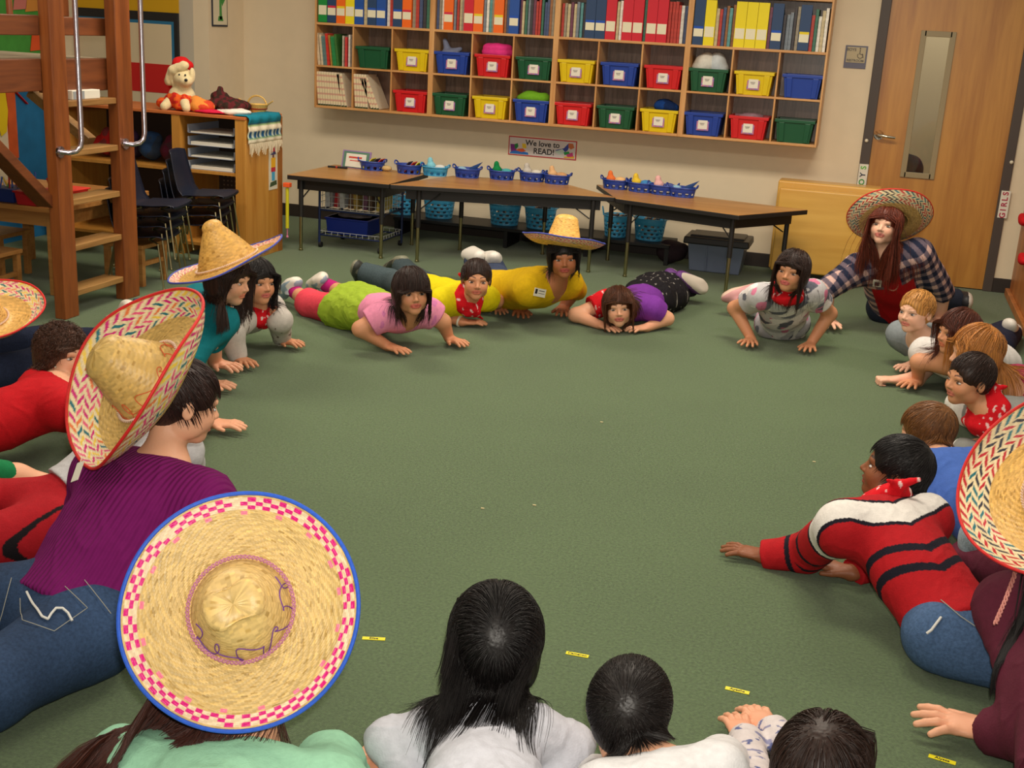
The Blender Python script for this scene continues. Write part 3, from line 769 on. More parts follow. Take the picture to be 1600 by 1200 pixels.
for k, cn in enumerate(lo):
    i = k + 2; bin_at(cn, i != 11, (i + .5) * cw - .004, SZ + .018, '%s bin in bottom row, %s from the left%s' % (cn, ORD[k], extra_l.get(i, '')))
for k, (cn, i) in enumerate((('yellow', 10), ('red', 11))):
    bin_at(cn, False, (i + .2) * cw - .04, ZU + .018, '%s bin on the topmost shelf, %s' % (cn, 'left of the red bin' if k == 0 else 'far right end'))
def blob(name, cen, parts, col, label, cat, mt=None, noise=.006, sc=30, vox=.006, parent=None, seed=0, col2=None):
    F = Field()
    for q in parts:
        if len(q) == 2: F.ell(V(cen) + V(q[0]), q[1], k=.02)
        else: F.cone(V(cen) + V(q[0]), V(cen) + V(q[1]), q[2], q[3], k=.015)
    P, Q = F.mesh(vox); N = vert_normals(P, Q); n = smooth_noise(P, sc, seed)
    P = P + N * (noise * n)[:, None]; P[:, 2] = np.maximum(P[:, 2], cen[2] - 9)
    c = np.tile(V(srgb(col)), (len(P), 1))
    if col2 is not None:
        w = (smooth_noise(P, sc * 1.7, seed + 3) > 0)[:, None]; c = np.where(w, V(srgb(col2))[None], c)
    o = raw_mesh(name, P, Q, mt or M_CLOTH, parent, c)
    if label: tag(o, label, cat)
    return o
zu, zl = SZ + rh + .012, SZ + .018
blob('grey_cloth', (3.42 * cw, -.17, zu + .15), [((-.03, 0, .0), (.07, .06, .03)), ((-.05, 0, .0), (-.075, -.01, .085), .028, .016), ((0, 0, 0), (.05, 0, .03), .03, .02)], (120, 126, 150), 'grey blue cloth poking out of the upper blue bin', 'cloth')
blob('pink_fleece', (4.5 * cw, -.165, zu + .172), [((0, 0, 0), (.118, .10, .05)), ((0, -.02, .035), (.105, .08, .036))], (232, 60, 140), 'folded bright pink fleece stuffed in the upper red bin', 'fleece', noise=.008)
blob('lime_plush', (5.45 * cw, -.17, zl + .165), [((-.02, 0, 0.005), (.09, .07, .05)), ((-.09, -.01, -.005), (.04, .03, .025)), ((.07, -.01, .005), (.052, .04, .042))], (116, 176, 40), 'lime green plush toy lying in the lower blue bin', 'plush toy', noise=.004)
blob('white_bag', (9.36 * cw, -.17, zu + .19), [((0, 0, 0), (.075, .07, .075)), ((-.03, 0, -.03), (.06, .06, .04))], (222, 220, 208), 'left of two crumpled white bags in the upper green bin', 'bag', noise=.006)
blob('white_bag', (9.62 * cw, -.16, zu + .195), [((0, 0, 0), (.062, .07, .08)), ((.03, 0, -.03), (.05, .05, .04))], (206, 214, 216), 'right of two crumpled white bags in the upper green bin', 'bag', noise=.006, seed=5)
blob('blue_cloth', (8.55 * cw, -.17, zl + .178), [((0, 0, 0), (.08, .07, .05)), ((.045, 0, -.01), (.06, .06, .035))], (20, 62, 130), 'crumpled dark blue cloth piled in the lower yellow bin', 'cloth', noise=.009, col2=(16, 40, 84))
blob('plastic_wrap', (10.45 * cw, -.17, zl + .155), [((0, 0, 0), (.10, .07, .02))], (150, 120, 130), 'crumpled pale wrap in the lower red bin', 'wrap', noise=.008)

# magazine files and thin books on the upper shelf
FCOL = {'green': (20, 140, 60), 'navy': (38, 66, 104), 'orange': (240, 106, 20), 'yellow': (236, 216, 20), 'blue': (28, 78, 160), 'red': (206, 28, 48)}
def file_proto(cn, strip):
    r = empty('magazine_file', (0, 0, 0)); m = mat('file_' + cn, FCOL[cn], .5); w, hh, d = .072, .298, .23
    b = MB(); b.bb(-w / 2, w / 2, -d / 2, -d / 2 + .003, 0, hh).bb(-w / 2, w / 2, -d / 2, d / 2, 0, .003).bb(-w / 2, w / 2, d / 2 - .003, d / 2, 0, hh * .5)
    for s in (-1, 1):
        x = s * (w / 2 - .0015)
        b.hexa([(x - .0014, -d / 2 + .003, .003), (x + .0014, -d / 2 + .003, .003), (x + .0014, d / 2 - .003, .003), (x - .0014, d / 2 - .003, .003), (x - .0014, -d / 2 + .003, hh), (x + .0014, -d / 2 + .003, hh), (x + .0014, d / 2 - .003, hh * .5), (x - .0014, d / 2 - .003, hh * .5)])
    b.build('file_box', m, r)
    MB().bb(-w / 2 + .004, w / 2 - .004, -d / 2 - .0018, -d / 2 - .0002, .056, .108).build('file_label', mat('label_cream', (232, 226, 196), .7), r)
    MB().bb(-w / 2 + .004, w / 2 - .004, -d / 2 - .0014, -d / 2 - .0001, .108, .124).build('label_strip', mat('strip_' + strip, {'w': (232, 226, 196), 'r': (206, 40, 70), 'y': (232, 206, 40), 'b': (30, 80, 180)}[strip], .7), r)
    return r
BKC = [(210, 206, 196), (150, 140, 120), (60, 56, 60), (180, 60, 50), (60, 110, 90), (196, 180, 140), (110, 60, 80), (120, 130, 140), (230, 226, 214), (70, 84, 120), (150, 100, 60), (90, 150, 150)]
def book_at(x, z, w, h, d, c, yfront, label, group, lean=0, name='book'):
    o = MB(); o.bb(-w / 2, w / 2, 0, d, 0, h)
    ob = o.build(name, mat('book_%d_%d_%d' % c, c, .45, noise=.25, nscale=40), loc=None, bevel=.0008, seg=1)
    ob.location = (x, yfront, z); ob.rotation_euler = (0, lean, 0)
    pg = MB().bb(-w / 2 + .0012, w / 2 - .0012, .004, d - .002, h, h + .0006).build('pages', WHITE, lp=ob) if w > .02 else None
    return tag(ob, label, 'book', group)
units = [
 'green:w navy:r orange:y yellow:w blue:b t1 navy:b blue:b t2 navy:b orange:r t5',
 't3 orange:r t4 red:w orange:y t4 orange:y t2 blue:b t13',
 't8 navy:b navy:b red:w t2 red:w red:w t1 red:w red:w t6',
 'navy:b yellow:w t6 yellow:w yellow:w yellow:w t1 navy:b t5 navy:y t5']
fp = {}; kf = 0; rb = random.Random(7)
CNAME = dict(zip(BKC, ['pale grey', 'tan', 'charcoal', 'red', 'green', 'sand', 'plum', 'slate', 'white', 'blue', 'brown', 'teal']))
SN = {'w': 'plain', 'r': 'red striped', 'y': 'yellow striped', 'b': 'blue striped'}; seen = {}
def nbr(t_): return 'the unit side' if t_ is None else ('thin books' if ':' not in t_ else 'a %s file' % t_.split(':')[0])
for ui, spec in enumerate(units):
    toks = spec.split(); nf = sum(1 for t_ in toks if t_[0] != 't' or ':' in t_); nt_ = sum(int(t_[1:]) for t_ in toks if ':' not in t_)
    avail = SW / 4 - .048; bw = (avail - nf * .0745) / nt_; x = ui * SW / 4 + .024; prev = 'the left side panel'
    cl = 0
    for ti, t_ in enumerate(toks):
        if ':' in t_:
            cn, st = t_.split(':'); key = (cn, st)
            if key not in fp: fp[key] = r = file_proto(*key)
            else: r = copy_tree(fp[key])
            kf += 1
            r.location = (x + .0372, -.178, ZT + .018)
            la, lb_ = nbr(toks[ti - 1] if ti else None), nbr(toks[ti + 1] if ti + 1 < len(toks) else None)
            lab = '%s magazine file, %s shelf bay, between %s and %s' % (cn, ORD[ui], la, lb_)
            seen[lab] = seen.get(lab, 0) + 1
            if seen[lab] > 1: lab += ', further right'
            tag(r, lab, 'magazine file', 'magazine files on the upper shelf'); x += .0745
        else:
            cl += 1
            for j in range(int(t_[1:])):
                c = BKC[rb.randrange(len(BKC))]; w = bw * rb.uniform(.8, .96)
                book_at(x + bw / 2, ZT + .018, w, rb.uniform(.22, .29), .2, c, -.285 + rb.uniform(0, .02), '%s thin upright book in the %s book cluster of the %s upper shelf bay' % (CNAME[c], ORD[cl - 1], ORD[ui]), 'thin books in bay %d cluster %d' % (ui + 1, cl))
                x += bw
# books in the left cubbies
for j, (c, w, l) in enumerate((((206, 190, 160), .020, -.10), ((206, 190, 160), .018, -.10), ((90, 120, 120), .034, -.10), ((200, 50, 40), .022, -.10), ((170, 130, 60), .014, -.12), ((40, 130, 70), .030, -.12), ((60, 110, 50), .018, -.12), ((200, 190, 170), .010, 0), ((200, 60, 60), .018, 0), ((210, 206, 196), .014, 0))):
    book_at(.03 + j * .026 + (.014 if l == 0 else 0), zu, w, .235 - .01 * (j % 3), .2, c, -.28, 'picture book standing in the upper left cubby, %s from the left' % ORD[j], 'picture books in the upper left cubby', lean=l)
YS = mat('reader_cover', (222, 200, 150), .4, noise=.2, nscale=90, stretch=(1, 1, 3), col2=(232, 226, 214))
SPN = mat('reader_spine', (222, 200, 150), .4); _n = SPN.node_tree; _w = _n.nodes.new('ShaderNodeTexWave'); _w.bands_direction = 'Z'; _w.inputs['Scale'].default_value = 7
_cr = _n.nodes.new('ShaderNodeValToRGB'); _cr.color_ramp.elements[0].color = (*srgb(206, 150, 130), 1); _cr.color_ramp.elements[1].color = (*srgb(226, 210, 170), 1); _cr.color_ramp.elements[1].position = .4
_n.links.new(_n.nodes['Texture Coordinate'].outputs['Object'], _w.inputs['Vector']); _n.links.new(_w.outputs['Fac'], _cr.inputs[0]); _n.links.new(_cr.outputs[0], _n.nodes['Principled BSDF'].inputs['Base Color'])
def reader(x, z, lean, label, g):
    b = MB().bb(-.0095, .0095, 0, .2, 0, .252).build('reader_book', YS, bevel=.001, seg=1); b.location = (x, -.285, z); b.rotation_euler = (0, lean, 0)
    MB().bb(-.0092, .0092, -.0010, 0, .02, .245).build('spine_print', SPN, lp=b)
    MB().bb(-.0097, .0097, -.0014, 0, .0, .012).build('spine_foot', mat('reader_foot', (60, 70, 40), .5), lp=b)
    return tag(b, label, 'book', g)
for j in range(9): reader(.036 + j * .0215, zl, -.08, 'pale patterned reader in the bottom left corner cubby, upright row', 'readers in the corner cubby')
for j in range(2): reader(.235 + j * .024, zl, -.19, 'pale reader leaning at the right of the bottom left corner cubby', 'readers leaning in the corner cubby')
for j in range(5): reader(cw + .030 + j * .0215, zl, -.07, 'pale patterned reader in the bottom row second cubby, upright group', 'readers in the second cubby')
for j in range(3): reader(cw + .165 + j * .023, zl, -.42, 'pale reader leaning steeply in the bottom row second cubby', 'readers leaning in the second cubby')

# ---------------------------------------------------------------- tables
TZ = .53
EDGE = mat('black_edge', (30, 28, 28), .5)
def table(pts, label, legs):
    cx = sum(p[0] for p in pts) / len(pts); cy = sum(p[1] for p in pts) / len(pts)
    r = empty('classroom_table', (cx, cy, 0), label, 'table')
    MB().poly([(x, y, TZ) for x, y in pts], .004, (0, 0, 1)).build('tabletop', TABLET, r)
    MB().poly([(cx + (x - cx) * 1.004, cy + (y - cy) * 1.006, TZ - .002) for x, y in pts], .03, (0, 0, 1)).build('table_edge', EDGE, r, bevel=.004)
    MB().poly([(cx + (x - cx) * .88, cy + (y - cy) * .84, TZ - .031) for x, y in pts], .07, (0, 0, 1)).build('apron', EDGE, r)
    for (x, y) in legs:
        u = MB(); u.tube([(x, y, TZ - .03), (x, y, .24)], .0165, 12).tube([(x + (cx - x) * .03, y, TZ - .16), (x + (cx - x) * .30, y + (cy - y) * .1, TZ - .05)], .005, 6)
        lg = u.build('leg', EDGE, r, smooth=True)
        MB().tube([(x, y, .25), (x, y, .012)], .012, 12).lathe([(.011, 0), (.015, .002), (.015, .012), (.009, .018)], (x, y, 0), 12, caps=(True, True)).build('leg_foot', GOLDCH, lg, smooth=True)
    return r
table([(.32, -1.36), (1.07, -1.345), (1.07, -.60), (.32, -.60)], 'oak topped table at the left end of the row, beside the tall cabinet', [(.40, -1.31), (.995, -1.275), (.42, -.68), (.985, -.67)])
table([(1.085, -1.345), (2.54, -.915), (1.99, -.385), (1.265, -.60)], 'middle trapezoid table of the row, below the reading banner', [(1.255, -1.25), (2.40, -.935), (1.36, -.66), (1.94, -.47)])
table([(2.56, -.965), (3.41, -1.20), (3.80, -.63), (2.28, -.335)], 'right trapezoid table of the row, in front of the tan panel', [(2.66, -.945), (3.37, -1.13), (3.68, -.66), (2.42, -.42)])

# baskets with round or diamond holes
def basket(name, c, rx, ry, h, m, label, group, rz=0, handles=True, rows=4, seg=30, taper=.82):
    r = empty(name, tuple(c), label, 'basket', group, rz); M = Matrix.Translation(Vector(tuple(c))) @ Matrix.Rotation(rz, 4, 'Z')
    b = MB(); vs = []
    zs = [0, .10] + [.10 + .72 * (i + 1) / (rows * 2) for i in range(rows * 2)] + [.92, 1.0]
    for z in zs:
        k = taper + (1 - taper) * z
        vs.append([b.bm.verts.new(M @ Vector((rx * k * math.cos(2 * math.pi * j / seg), ry * k * math.sin(2 * math.pi * j / seg), z * h))) for j in range(seg)])
    b._f(vs[0][::-1])
    for i in range(len(zs) - 1):
        for j in range(seg):
            if 0 < i < len(zs) - 3 and (i % 2 == 1) and ((j + (i // 2)) % 2 == 0): continue
            b._f([vs[i][j], vs[i][(j + 1) % seg], vs[i + 1][(j + 1) % seg], vs[i + 1][j]])
    o = b.build('basket_body', m, r, smooth=True); s = o.modifiers.new('th', 'SOLIDIFY'); s.thickness = .003; s.offset = -1
    MB().tube([M @ Vector((rx * 1.01 * math.cos(a), ry * 1.01 * math.sin(a), h)) for a in [2 * math.pi * j / 28 for j in range(28)]], .005, 6, closed=True).build('rim', m, r, smooth=True)
    if handles:
        for s_ in (-1, 1):
            MB().tube([M @ Vector((s_ * rx * (1.0 + .12 * math.sin(t)), ry * .42 * math.cos(t), h + h * .36 * math.sin(t))) for t in [math.pi * j / 10 for j in range(11)]], .005, 6).build('handle', m, r, smooth=True)
    return r
LB = mat('light_blue_plastic', (64, 158, 204), .4, spec=.5); DB = mat('royal_blue_plastic', (34, 66, 158), .4, spec=.5)
# low black bench under the tables that carries the floor baskets
bn2 = empty('low_bench', (1.9, -.2, 0), 'long low black bench against the wall under the tables', 'bench')
MB().bb(.72, 2.86, -.40, -.03, .125, .15).build('bench_top', BLACK, bn2, bevel=.004)
for x in (.74, 1.62, 2.24, 2.84): MB().bb(x - .015, x + .015, -.38, -.05, 0, .125).build('bench_leg', BLACK, bn2)
for i, (u, v, lab) in enumerate(((627, 352, 'leftmost light blue basket under the tables, holding books'), (685, 360, 'light blue basket under the tables, second from the left, holding folders'), (787, 369, 'light blue basket under the tables, third from the left'), (842, 374, 'light blue basket under the tables, just left of the yellow shirt hat'), (960, 392, 'narrow light blue basket under the right table with upright handles'), (1012, 392, 'light blue basket with arched handle under the right table'))):
    p = AY(u, v, -.215); rx = .125 if i != 4 else .10
    bk = basket('storage_basket', (p[0], -.215, .151), rx, .10, .155, LB, lab, 'light blue baskets under the tables', rz=(-.1, .15, .1, -.1, .2, -.3)[i], rows=4, seg=28)
    for j in range(4):
        c = [(120, 96, 80), (90, 80, 84), (150, 120, 90), (70, 90, 110)][j]
        book_at(p[0] - .05 + .03 * j, .162, .016, .145 + .008 * (j % 2), .09, c, -.255, 'worn thin book in the %s floor basket from the left' % ORD[i], 'books in floor basket %d' % (i + 1), lean=.12)
TB = [(612, 255, 'd', 'dark blue holed tray basket beside the picture card, holding folders', 'book'), (668, 260, 'd', 'dark blue basket on the table, second from the left', 'book'), (708, 263, 'l', 'pale blue basket on the table between dark blue ones', 'fish'),
      (752, 267, 'd', 'dark blue basket on the table with a pointed fin toy', 'fin'), (804, 270, 'd', 'dark blue basket with green and teal toys below the banner', 'toy'), (846, 274, 'd', 'dark blue basket with plastic bag directly below the banner', 'bag'), (884, 279, 'd', 'dark blue basket at the right end of the middle table', 'toy2'),
      (962, 291, 'd', 'dark blue basket at the left end of the right table with orange toy', 'orange'), (1001, 296, 'd', 'dark blue basket holding a yellow and blue toy, right table', 'yellow'), (1036, 300, 'd', 'dark blue basket holding a pale pink toy, right table', 'pink'), (1066, 303, 'd', 'dark blue basket at the right end of the baskets, right table', 'fin2')]
for i, (u, v, k, lab, what) in enumerate(TB):
    p = A(u, v - 3, TZ + .03)
    x = p[0]; y = -.66 if x < 1.13 else (-.60 + .10 - .02 + (x - 1.265) * .297 - .13 if x < 2.1 else -.335 - (x - 2.28) * .194 - .10)
    if x < 1.13: y = -.70
    if 1.9 < x < 2.2: y = -.50; x = min(x, 2.02)
    bk = basket('table_basket', (x, y, TZ + .001), .098, .070, .062, LB if k == 'l' else DB, lab, 'blue baskets on the tables', rz=-.05, handles=True, rows=1, seg=22, taper=.88)
    zc = TZ + .075
    tl = 'in ' + ['the leftmost table basket', 'the second table basket', 'the pale blue table basket', 'the fourth table basket', 'the fifth table basket', 'the sixth table basket', 'the last middle-table basket', 'the first right-table basket', 'the second right-table basket', 'the third right-table basket', 'the rightmost table basket'][i]
    if what in ('book',):
        for j in range(3): book_at(x - .055 + .035 * j, TZ + .012, .006, .10, .085, [(220, 210, 60), (60, 60, 70), (190, 60, 50)][(i + j) % 3], y - .045, ['yellow', 'dark grey', 'red'][(i + j) % 3] + ' thin folder leaning ' + tl, 'folders in table basket %d' % i, lean=.75)
    elif what in ('fin', 'fin2'):
        MB().poly([(x - .01, y, zc - .045), (x + .05, y, zc - .03), (x + .115, y - .01, zc + .045), (x + .02, y, zc + .0)], .012, (0, -1, 0)).build('paper_fin', mat('fin_blue', (36, 70, 130), .5), bevel=.003, label='dark blue pointed cut-out ' + tl, cat='toy')
        blob('soft_toy', (x - .04, y, zc - .02), [((0, 0, 0), (.035, .03, .022))], (150, 190, 210), 'small pale blue toy ' + tl, 'toy', noise=.003)
    else:
        cc = {'fish': ((130, 200, 216), (220, 220, 214)), 'toy': ((20, 130, 70), (80, 170, 170)), 'bag': ((196, 190, 180), (220, 214, 200)), 'toy2': ((226, 180, 130), (210, 160, 110)), 'orange': ((236, 120, 60), (240, 190, 130)), 'yellow': ((232, 196, 60), (70, 140, 200)), 'pink': ((232, 180, 176), (80, 90, 150))}[what]
        blob('soft_toy', (x - .035, y, zc + .004), [((0, 0, -.012), (.034, .03, .026)), ((-.008, 0, .026), (.018, .018, .022))], cc[0], ('%s coloured toy ' % {'fish': 'aqua', 'toy': 'green', 'bag': 'clear', 'toy2': 'peach', 'orange': 'orange', 'yellow': 'yellow', 'pink': 'pink'}[what]) + tl, 'toy', noise=.003, vox=.004)
        blob('soft_toy', (x + .035, y, zc - .012), [((0, 0, 0), (.04, .03, .02))], cc[1], 'low rounded toy on the right ' + tl, 'toy', noise=.004, seed=3, vox=.004)
# card on the left table
cx_, cy_ = .54, -.72
card = MB().poly([(-.12, 0, 0), (.12, 0, 0), (.12, .03, .125), (-.12, .03, .125)], .006).build('picture_card', mat('card_purple', (150, 120, 170), .6), label='purple bordered picture card leaning on the left table', cat='card')
MB().poly([(-.108, -.0025, .006), (.108, -.0025, .006), (.108, .0245, .118), (-.108, .0245, .118)], .002).build('green_border', mat('card_green', (90, 130, 110), .6), card)
MB().poly([(-.085, -.004, .010), (.085, -.004, .010), (.085, .02, .104), (-.085, .02, .104)], .001).build('card_sheet', WHITE, card)
_rt = mat('card_red_text', (206, 70, 60), .6)
MB().poly([(-.06, .010, .072), (.05, .010, .072), (.05, .0125, .084), (-.06, .0125, .084)], .001).poly([(-.05, .006, .052), (.04, .006, .052), (.04, .0075, .058), (-.05, .0075, .058)], .001).build('card_writing', _rt, card)
card.location = (cx_, cy_, TZ + .001); card.rotation_euler = (0, .0, -.12)
mk = MB().tube([(0, 0, 0), (.15, .01, 0)], .007, 8).build('marker_pen', BLACK, label='black marker pen lying on the left table by the cabinet', cat='pen', smooth=True); mk.location = (.36, -.80, TZ + .008)
MB().tube([(.062, .004, 0), (.075, .005, 0)], .0076, 8).build('pen_band', mat('pen_red', (180, 40, 40), .5), lp=mk)
blob('paper_bag', (.78, -.70, TZ + .022), [((0, 0, 0), (.045, .03, .022))], (206, 176, 120), 'small tan paper packet behind the picture card', 'packet', noise=.004)
blob('book_pile', (1.0, -.69, TZ + .03), [((0, 0, 0), (.05, .035, .03))], (180, 150, 50), 'striped yellow and red packet left of the table baskets', 'packet', noise=.003, col2=(150, 40, 40))

# wire cart under the left table
cr = empty('wire_cart', (.68, -.9, 0), 'blue framed wire cart with white baskets under the left table', 'cart')
NB = mat('navy_frame', (24, 40, 84), .4); WW = mat('white_wire', (200, 204, 206), .4)
X0, X1, Y0, Y1 = .45, .93, -1.12, -.74
fr = MB()
for x in (X0, X1):
    for y in (Y0, Y1): fr.tube([(x, y, .02), (x, y, .50)], .009, 8)
for z in (.09, .27, .48):
    fr.tube([(X0, Y0, z), (X1, Y0, z), (X1, Y1, z), (X0, Y1, z)], .006, 6, closed=True)
fr.build('cart_frame', NB, cr, smooth=True)
w = MB()
def grid(w, a, b, z0, z1, nu, nz):
    a, b = Vector(a), Vector(b)
    for i in range(nu + 1):
        p = a.lerp(b, i / nu); w.tube([(p.x, p.y, z0), (p.x, p.y, z1)], .002, 4)
    for i in range(nz + 1):
        z = z0 + (z1 - z0) * i / nz; w.tube([(a.x, a.y, z), (b.x, b.y, z)], .002, 4)
for z0, z1, nz in ((.09, .12, 1), (.28, .46, 4)):
    for a, b, nu in (((X0, Y0), (X1, Y0), 10), ((X1, Y0), (X1, Y1), 8), ((X0, Y1), (X1, Y1), 10), ((X0, Y0), (X0, Y1), 8)): grid(w, (*a, 0), (*b, 0), z0, z1, nu, nz)
for z in (.09, .28):
    for i in range(9):
        x = X0 + (X1 - X0) * i / 8; w.tube([(x, Y0, z), (x, Y1, z)], .002, 4)
w.build('wire_basket', WW, cr)
for x in (X0 + .01, X1 - .01):
    for y in (Y0, Y1): MB().lathe([(.001, -.01), (.02, -.01), (.02, .01), (.001, .01)], (x, y, .02), 12, R=Matrix.Rotation(math.pi / 2, 3, 'Y')).build('caster', BLACK, cr)
tb = MB(); tb.box((.64, -.93, .155), (.33, .29, .12), taper=.94).box((.64, -.93, .209), (.345, .305, .012)).build('blue_tub', mat('tub_blue', (16, 40, 130), .4), label='dark blue tub on the lower shelf of the wire cart', cat='tub', bevel=.006, loc=(.64, -.93, .095))
blob('paper_stack', (.64, -.93, .222), [((0, 0, 0), (.13, .10, .02))], (90, 84, 86), 'grey papers heaped in the dark blue tub', 'papers', noise=.006)
for j, c in enumerate(((206, 206, 210), (190, 50, 60), (206, 206, 210), (120, 90, 70), (180, 150, 80), (120, 80, 110), (90, 70, 60), (200, 180, 90))):
    book_at(.485 + .055 * j, .286, .035, .15 + .02 * (j % 3), .2, c, -1.06 + .02 * (j % 2), 'picture book in the top basket of the wire cart, %s from the left' % ORD[j], 'books in the wire cart', lean=.1 if j % 2 else -.05)
yb = MB().tube([(0, 0, 0), (0, 0, .28)], .012, 8).build('yellow_baton', mat('baton_yellow', (196, 190, 30), .4), label='yellow stick with orange top hanging beside the cabinet', cat='stick', smooth=True); yb.location = (.34, -1.4, .165)
MB().box((0, 0, .30), (.05, .04, .03)).build('stick_top', mat('baton_orange', (230, 90, 40), .4), lp=yb, bevel=.004)
MB().tube([(0, 0, 0), (0, 0, -.05)], .004, 6).ell((0, 0, -.06), .010, 8).build('stick_charm', mat('charm_pink', (200, 120, 150), .4), lp=yb)

# storage tote, tan panel on wheels
tx, ty = 3.20, -.33
tt = empty('storage_tote', (tx, ty, 0), 'grey blue storage tote with black lid under the right table', 'tote')
MB().box((tx, ty, .105), (.40, .28, .205), taper=.88).box((tx - .06, ty - .139, .10), (.012, .012, .18), taper=.9).box((tx + .08, ty - .139, .10), (.012, .012, .18)).build('tote_body', mat('tote_grey_blue', (112, 124, 148), .35), tt, bevel=.012, seg=3)
MB().box((tx, ty, .222), (.455, .325, .05), taper=1.02).box((tx, ty, .25), (.38, .25, .02)).build('tote_lid', mat('tote_black', (42, 40, 42), .4), tt, bevel=.014, seg=3)
blob('dark_bag', (2.86, -.28, .09), [((0, 0, 0), (.11, .10, .085)), ((.06, -.02, .03), (.06, .06, .045))], (50, 38, 44), 'dark slouched bag on the floor under the right table', 'bag', noise=.008)
pn = empty('rolling_panel', (3.8, -.30, 0), 'tan birch folding panel on casters leaning near the door', 'panel')
MB().bb(3.585, 4.28, -.40, -.34, .055, .635).build('front_board', PLY, pn, bevel=.012, seg=3)
MB().bb(3.565, 4.26, -.315, -.13, .055, .675).build('rear_board', PLY, pn, bevel=.012, seg=3)
for x in (3.64, 4.2):
    for y in (-.37, -.18):
        MB().lathe([(.001, -.012), (.026, -.012), (.026, .012), (.001, .012)], (x, y, .026), 14, R=Matrix.Rotation(math.pi / 2, 3, 'Y')).box((x, y, .053), (.03, .03, .012)).build('caster', BLACK, pn)

# bookcase at the right edge
bc = empty('low_bookcase', (5.5, -.6, 0), 'orange brown bookcase at the right edge of the room', 'bookcase')
RW = wood('bookcase_wood', (150, 84, 36), (186, 118, 60), axis=2, scale=7)
MB().bb(5.20, 5.23, -1.9, -.08, 0, 1.0).build('side_panel', RW, bc); 
MB().bb(5.23, 5.6, -1.9, -.08, .06, .08).bb(5.23, 5.6, -1.9, -.08, .98, 1.0).bb(5.23, 5.6, -1.9, -.08, .5, .52).build('shelf_board', RW, bc)
MB().bb(5.17, 5.20, -1.9, -.08, 0, .05).build('plinth', RW, bc, bevel=.004)
for j, (y, z) in enumerate(((-.25, .545), (-.62, .34))):
    blob('red_pouch', (5.185, y, z), [((0, 0, 0), (.03, .08, .035)), ((-.005, .04, .02), (.02, .03, .02))], (206, 28, 34), 'red cloth pouch hung on the bookcase side, %s one' % ('upper' if j == 0 else 'lower'), 'pouch', noise=.004)

# ---------------------------------------------------------------- tall open cabinet with dog and cloths
cb2 = empty('open_cabinet', (-.35, -1.6, 0), 'open wooden cabinet with paper trays, its end panel facing the tables', 'cabinet')
KX0, KX1, KY0, KY1, KZ = -1.12, .283, -1.87, -1.37, .942
MB().bb(KX1 - .02, KX1, KY0, KY1, 0, KZ - .02).build('end_panel', CABW, cb2, bevel=.002)
MB().bb(KX1 - .075, KX1 - .02, KY0, KY0 + .02, .0, KZ - .02).build('front_stile', CABW, cb2)
MB().bb(KX1, KX1 + .004, KY1 - .06, KY1, 0, KZ - .02).build('edge_strip', mat('cab_edge', (150, 96, 40), .5), cb2)
MB().bb(KX0, KX0 + .02, KY0, KY1, 0, KZ - .02).build('end_panel', CABW, cb2)
MB().bb(KX0, KX1, KY0 - .005, KY1, KZ - .02, KZ).build('cabinet_top', wood('cab_top', (176, 90, 40), (200, 116, 60), axis=0, scale=7), cb2, bevel=.003)
MB().bb(-.26, -.20, KY0, KY1, 0, KZ - .02).build('middle_panel', CABW, cb2)
MB().bb(KX0, KX1, KY1 - .012, KY1, 0, KZ - .02).build('back_panel', mat('cab_dark', (60, 46, 36), .7), cb2)
for z in (.07, .555): MB().bb(KX0 + .02, KX1 - .02, KY0 + .01, KY1 - .01, z, z + .02).build('shelf_board', CABW, cb2)
pb = MB()
for i in range(14):
    for j in range(7): pb.box((-.16 + i * .030, KY1 - .014, .33 + j * .03), (.010, .004, .010))
pb.build('pegboard_holes', mat('hole_tan', (120, 100, 80), .7), cb2)
TRM = mat('tray_clear', (150, 158, 172), .25, spec=.6)
tr = empty('paper_tray', (.03, -1.62, .575), 'stacked clear letter trays with paper in the cabinet', 'tray')
for j in range(4):
    z = .576 + .078 * j
    MB().bb(-.16, .185, -1.84, -1.45, z, z + .004).bb(-.16, -.156, -1.84, -1.45, z, z + .055).bb(.181, .185, -1.84, -1.45, z, z + .055).build('tray', TRM, tr)
    if j < 4: MB().bb(-.14, .165, -1.835, -1.5, z + .004, z + .012 + .012 * (j % 2 == 0)).build('paper_sheets', WHITE, tr)
for j, (x, c, l) in enumerate(((-.9, (170, 30, 30), 'dark red'), (-.72, (60, 40, 70), 'purple'), (-.55, (40, 70, 110), 'blue'), (-.38, (90, 30, 50), 'maroon'))):
    blob('craft_bundle', (x, -1.66, .66), [((0, 0, 0), (.09, .1, .075)), ((.03, -.03, .07), (.06, .06, .05))], c, '%s craft bundle inside the dark half of the cabinet' % l, 'bundle', noise=.01, col2=tuple(int(k * .5 + 30) for k in c))
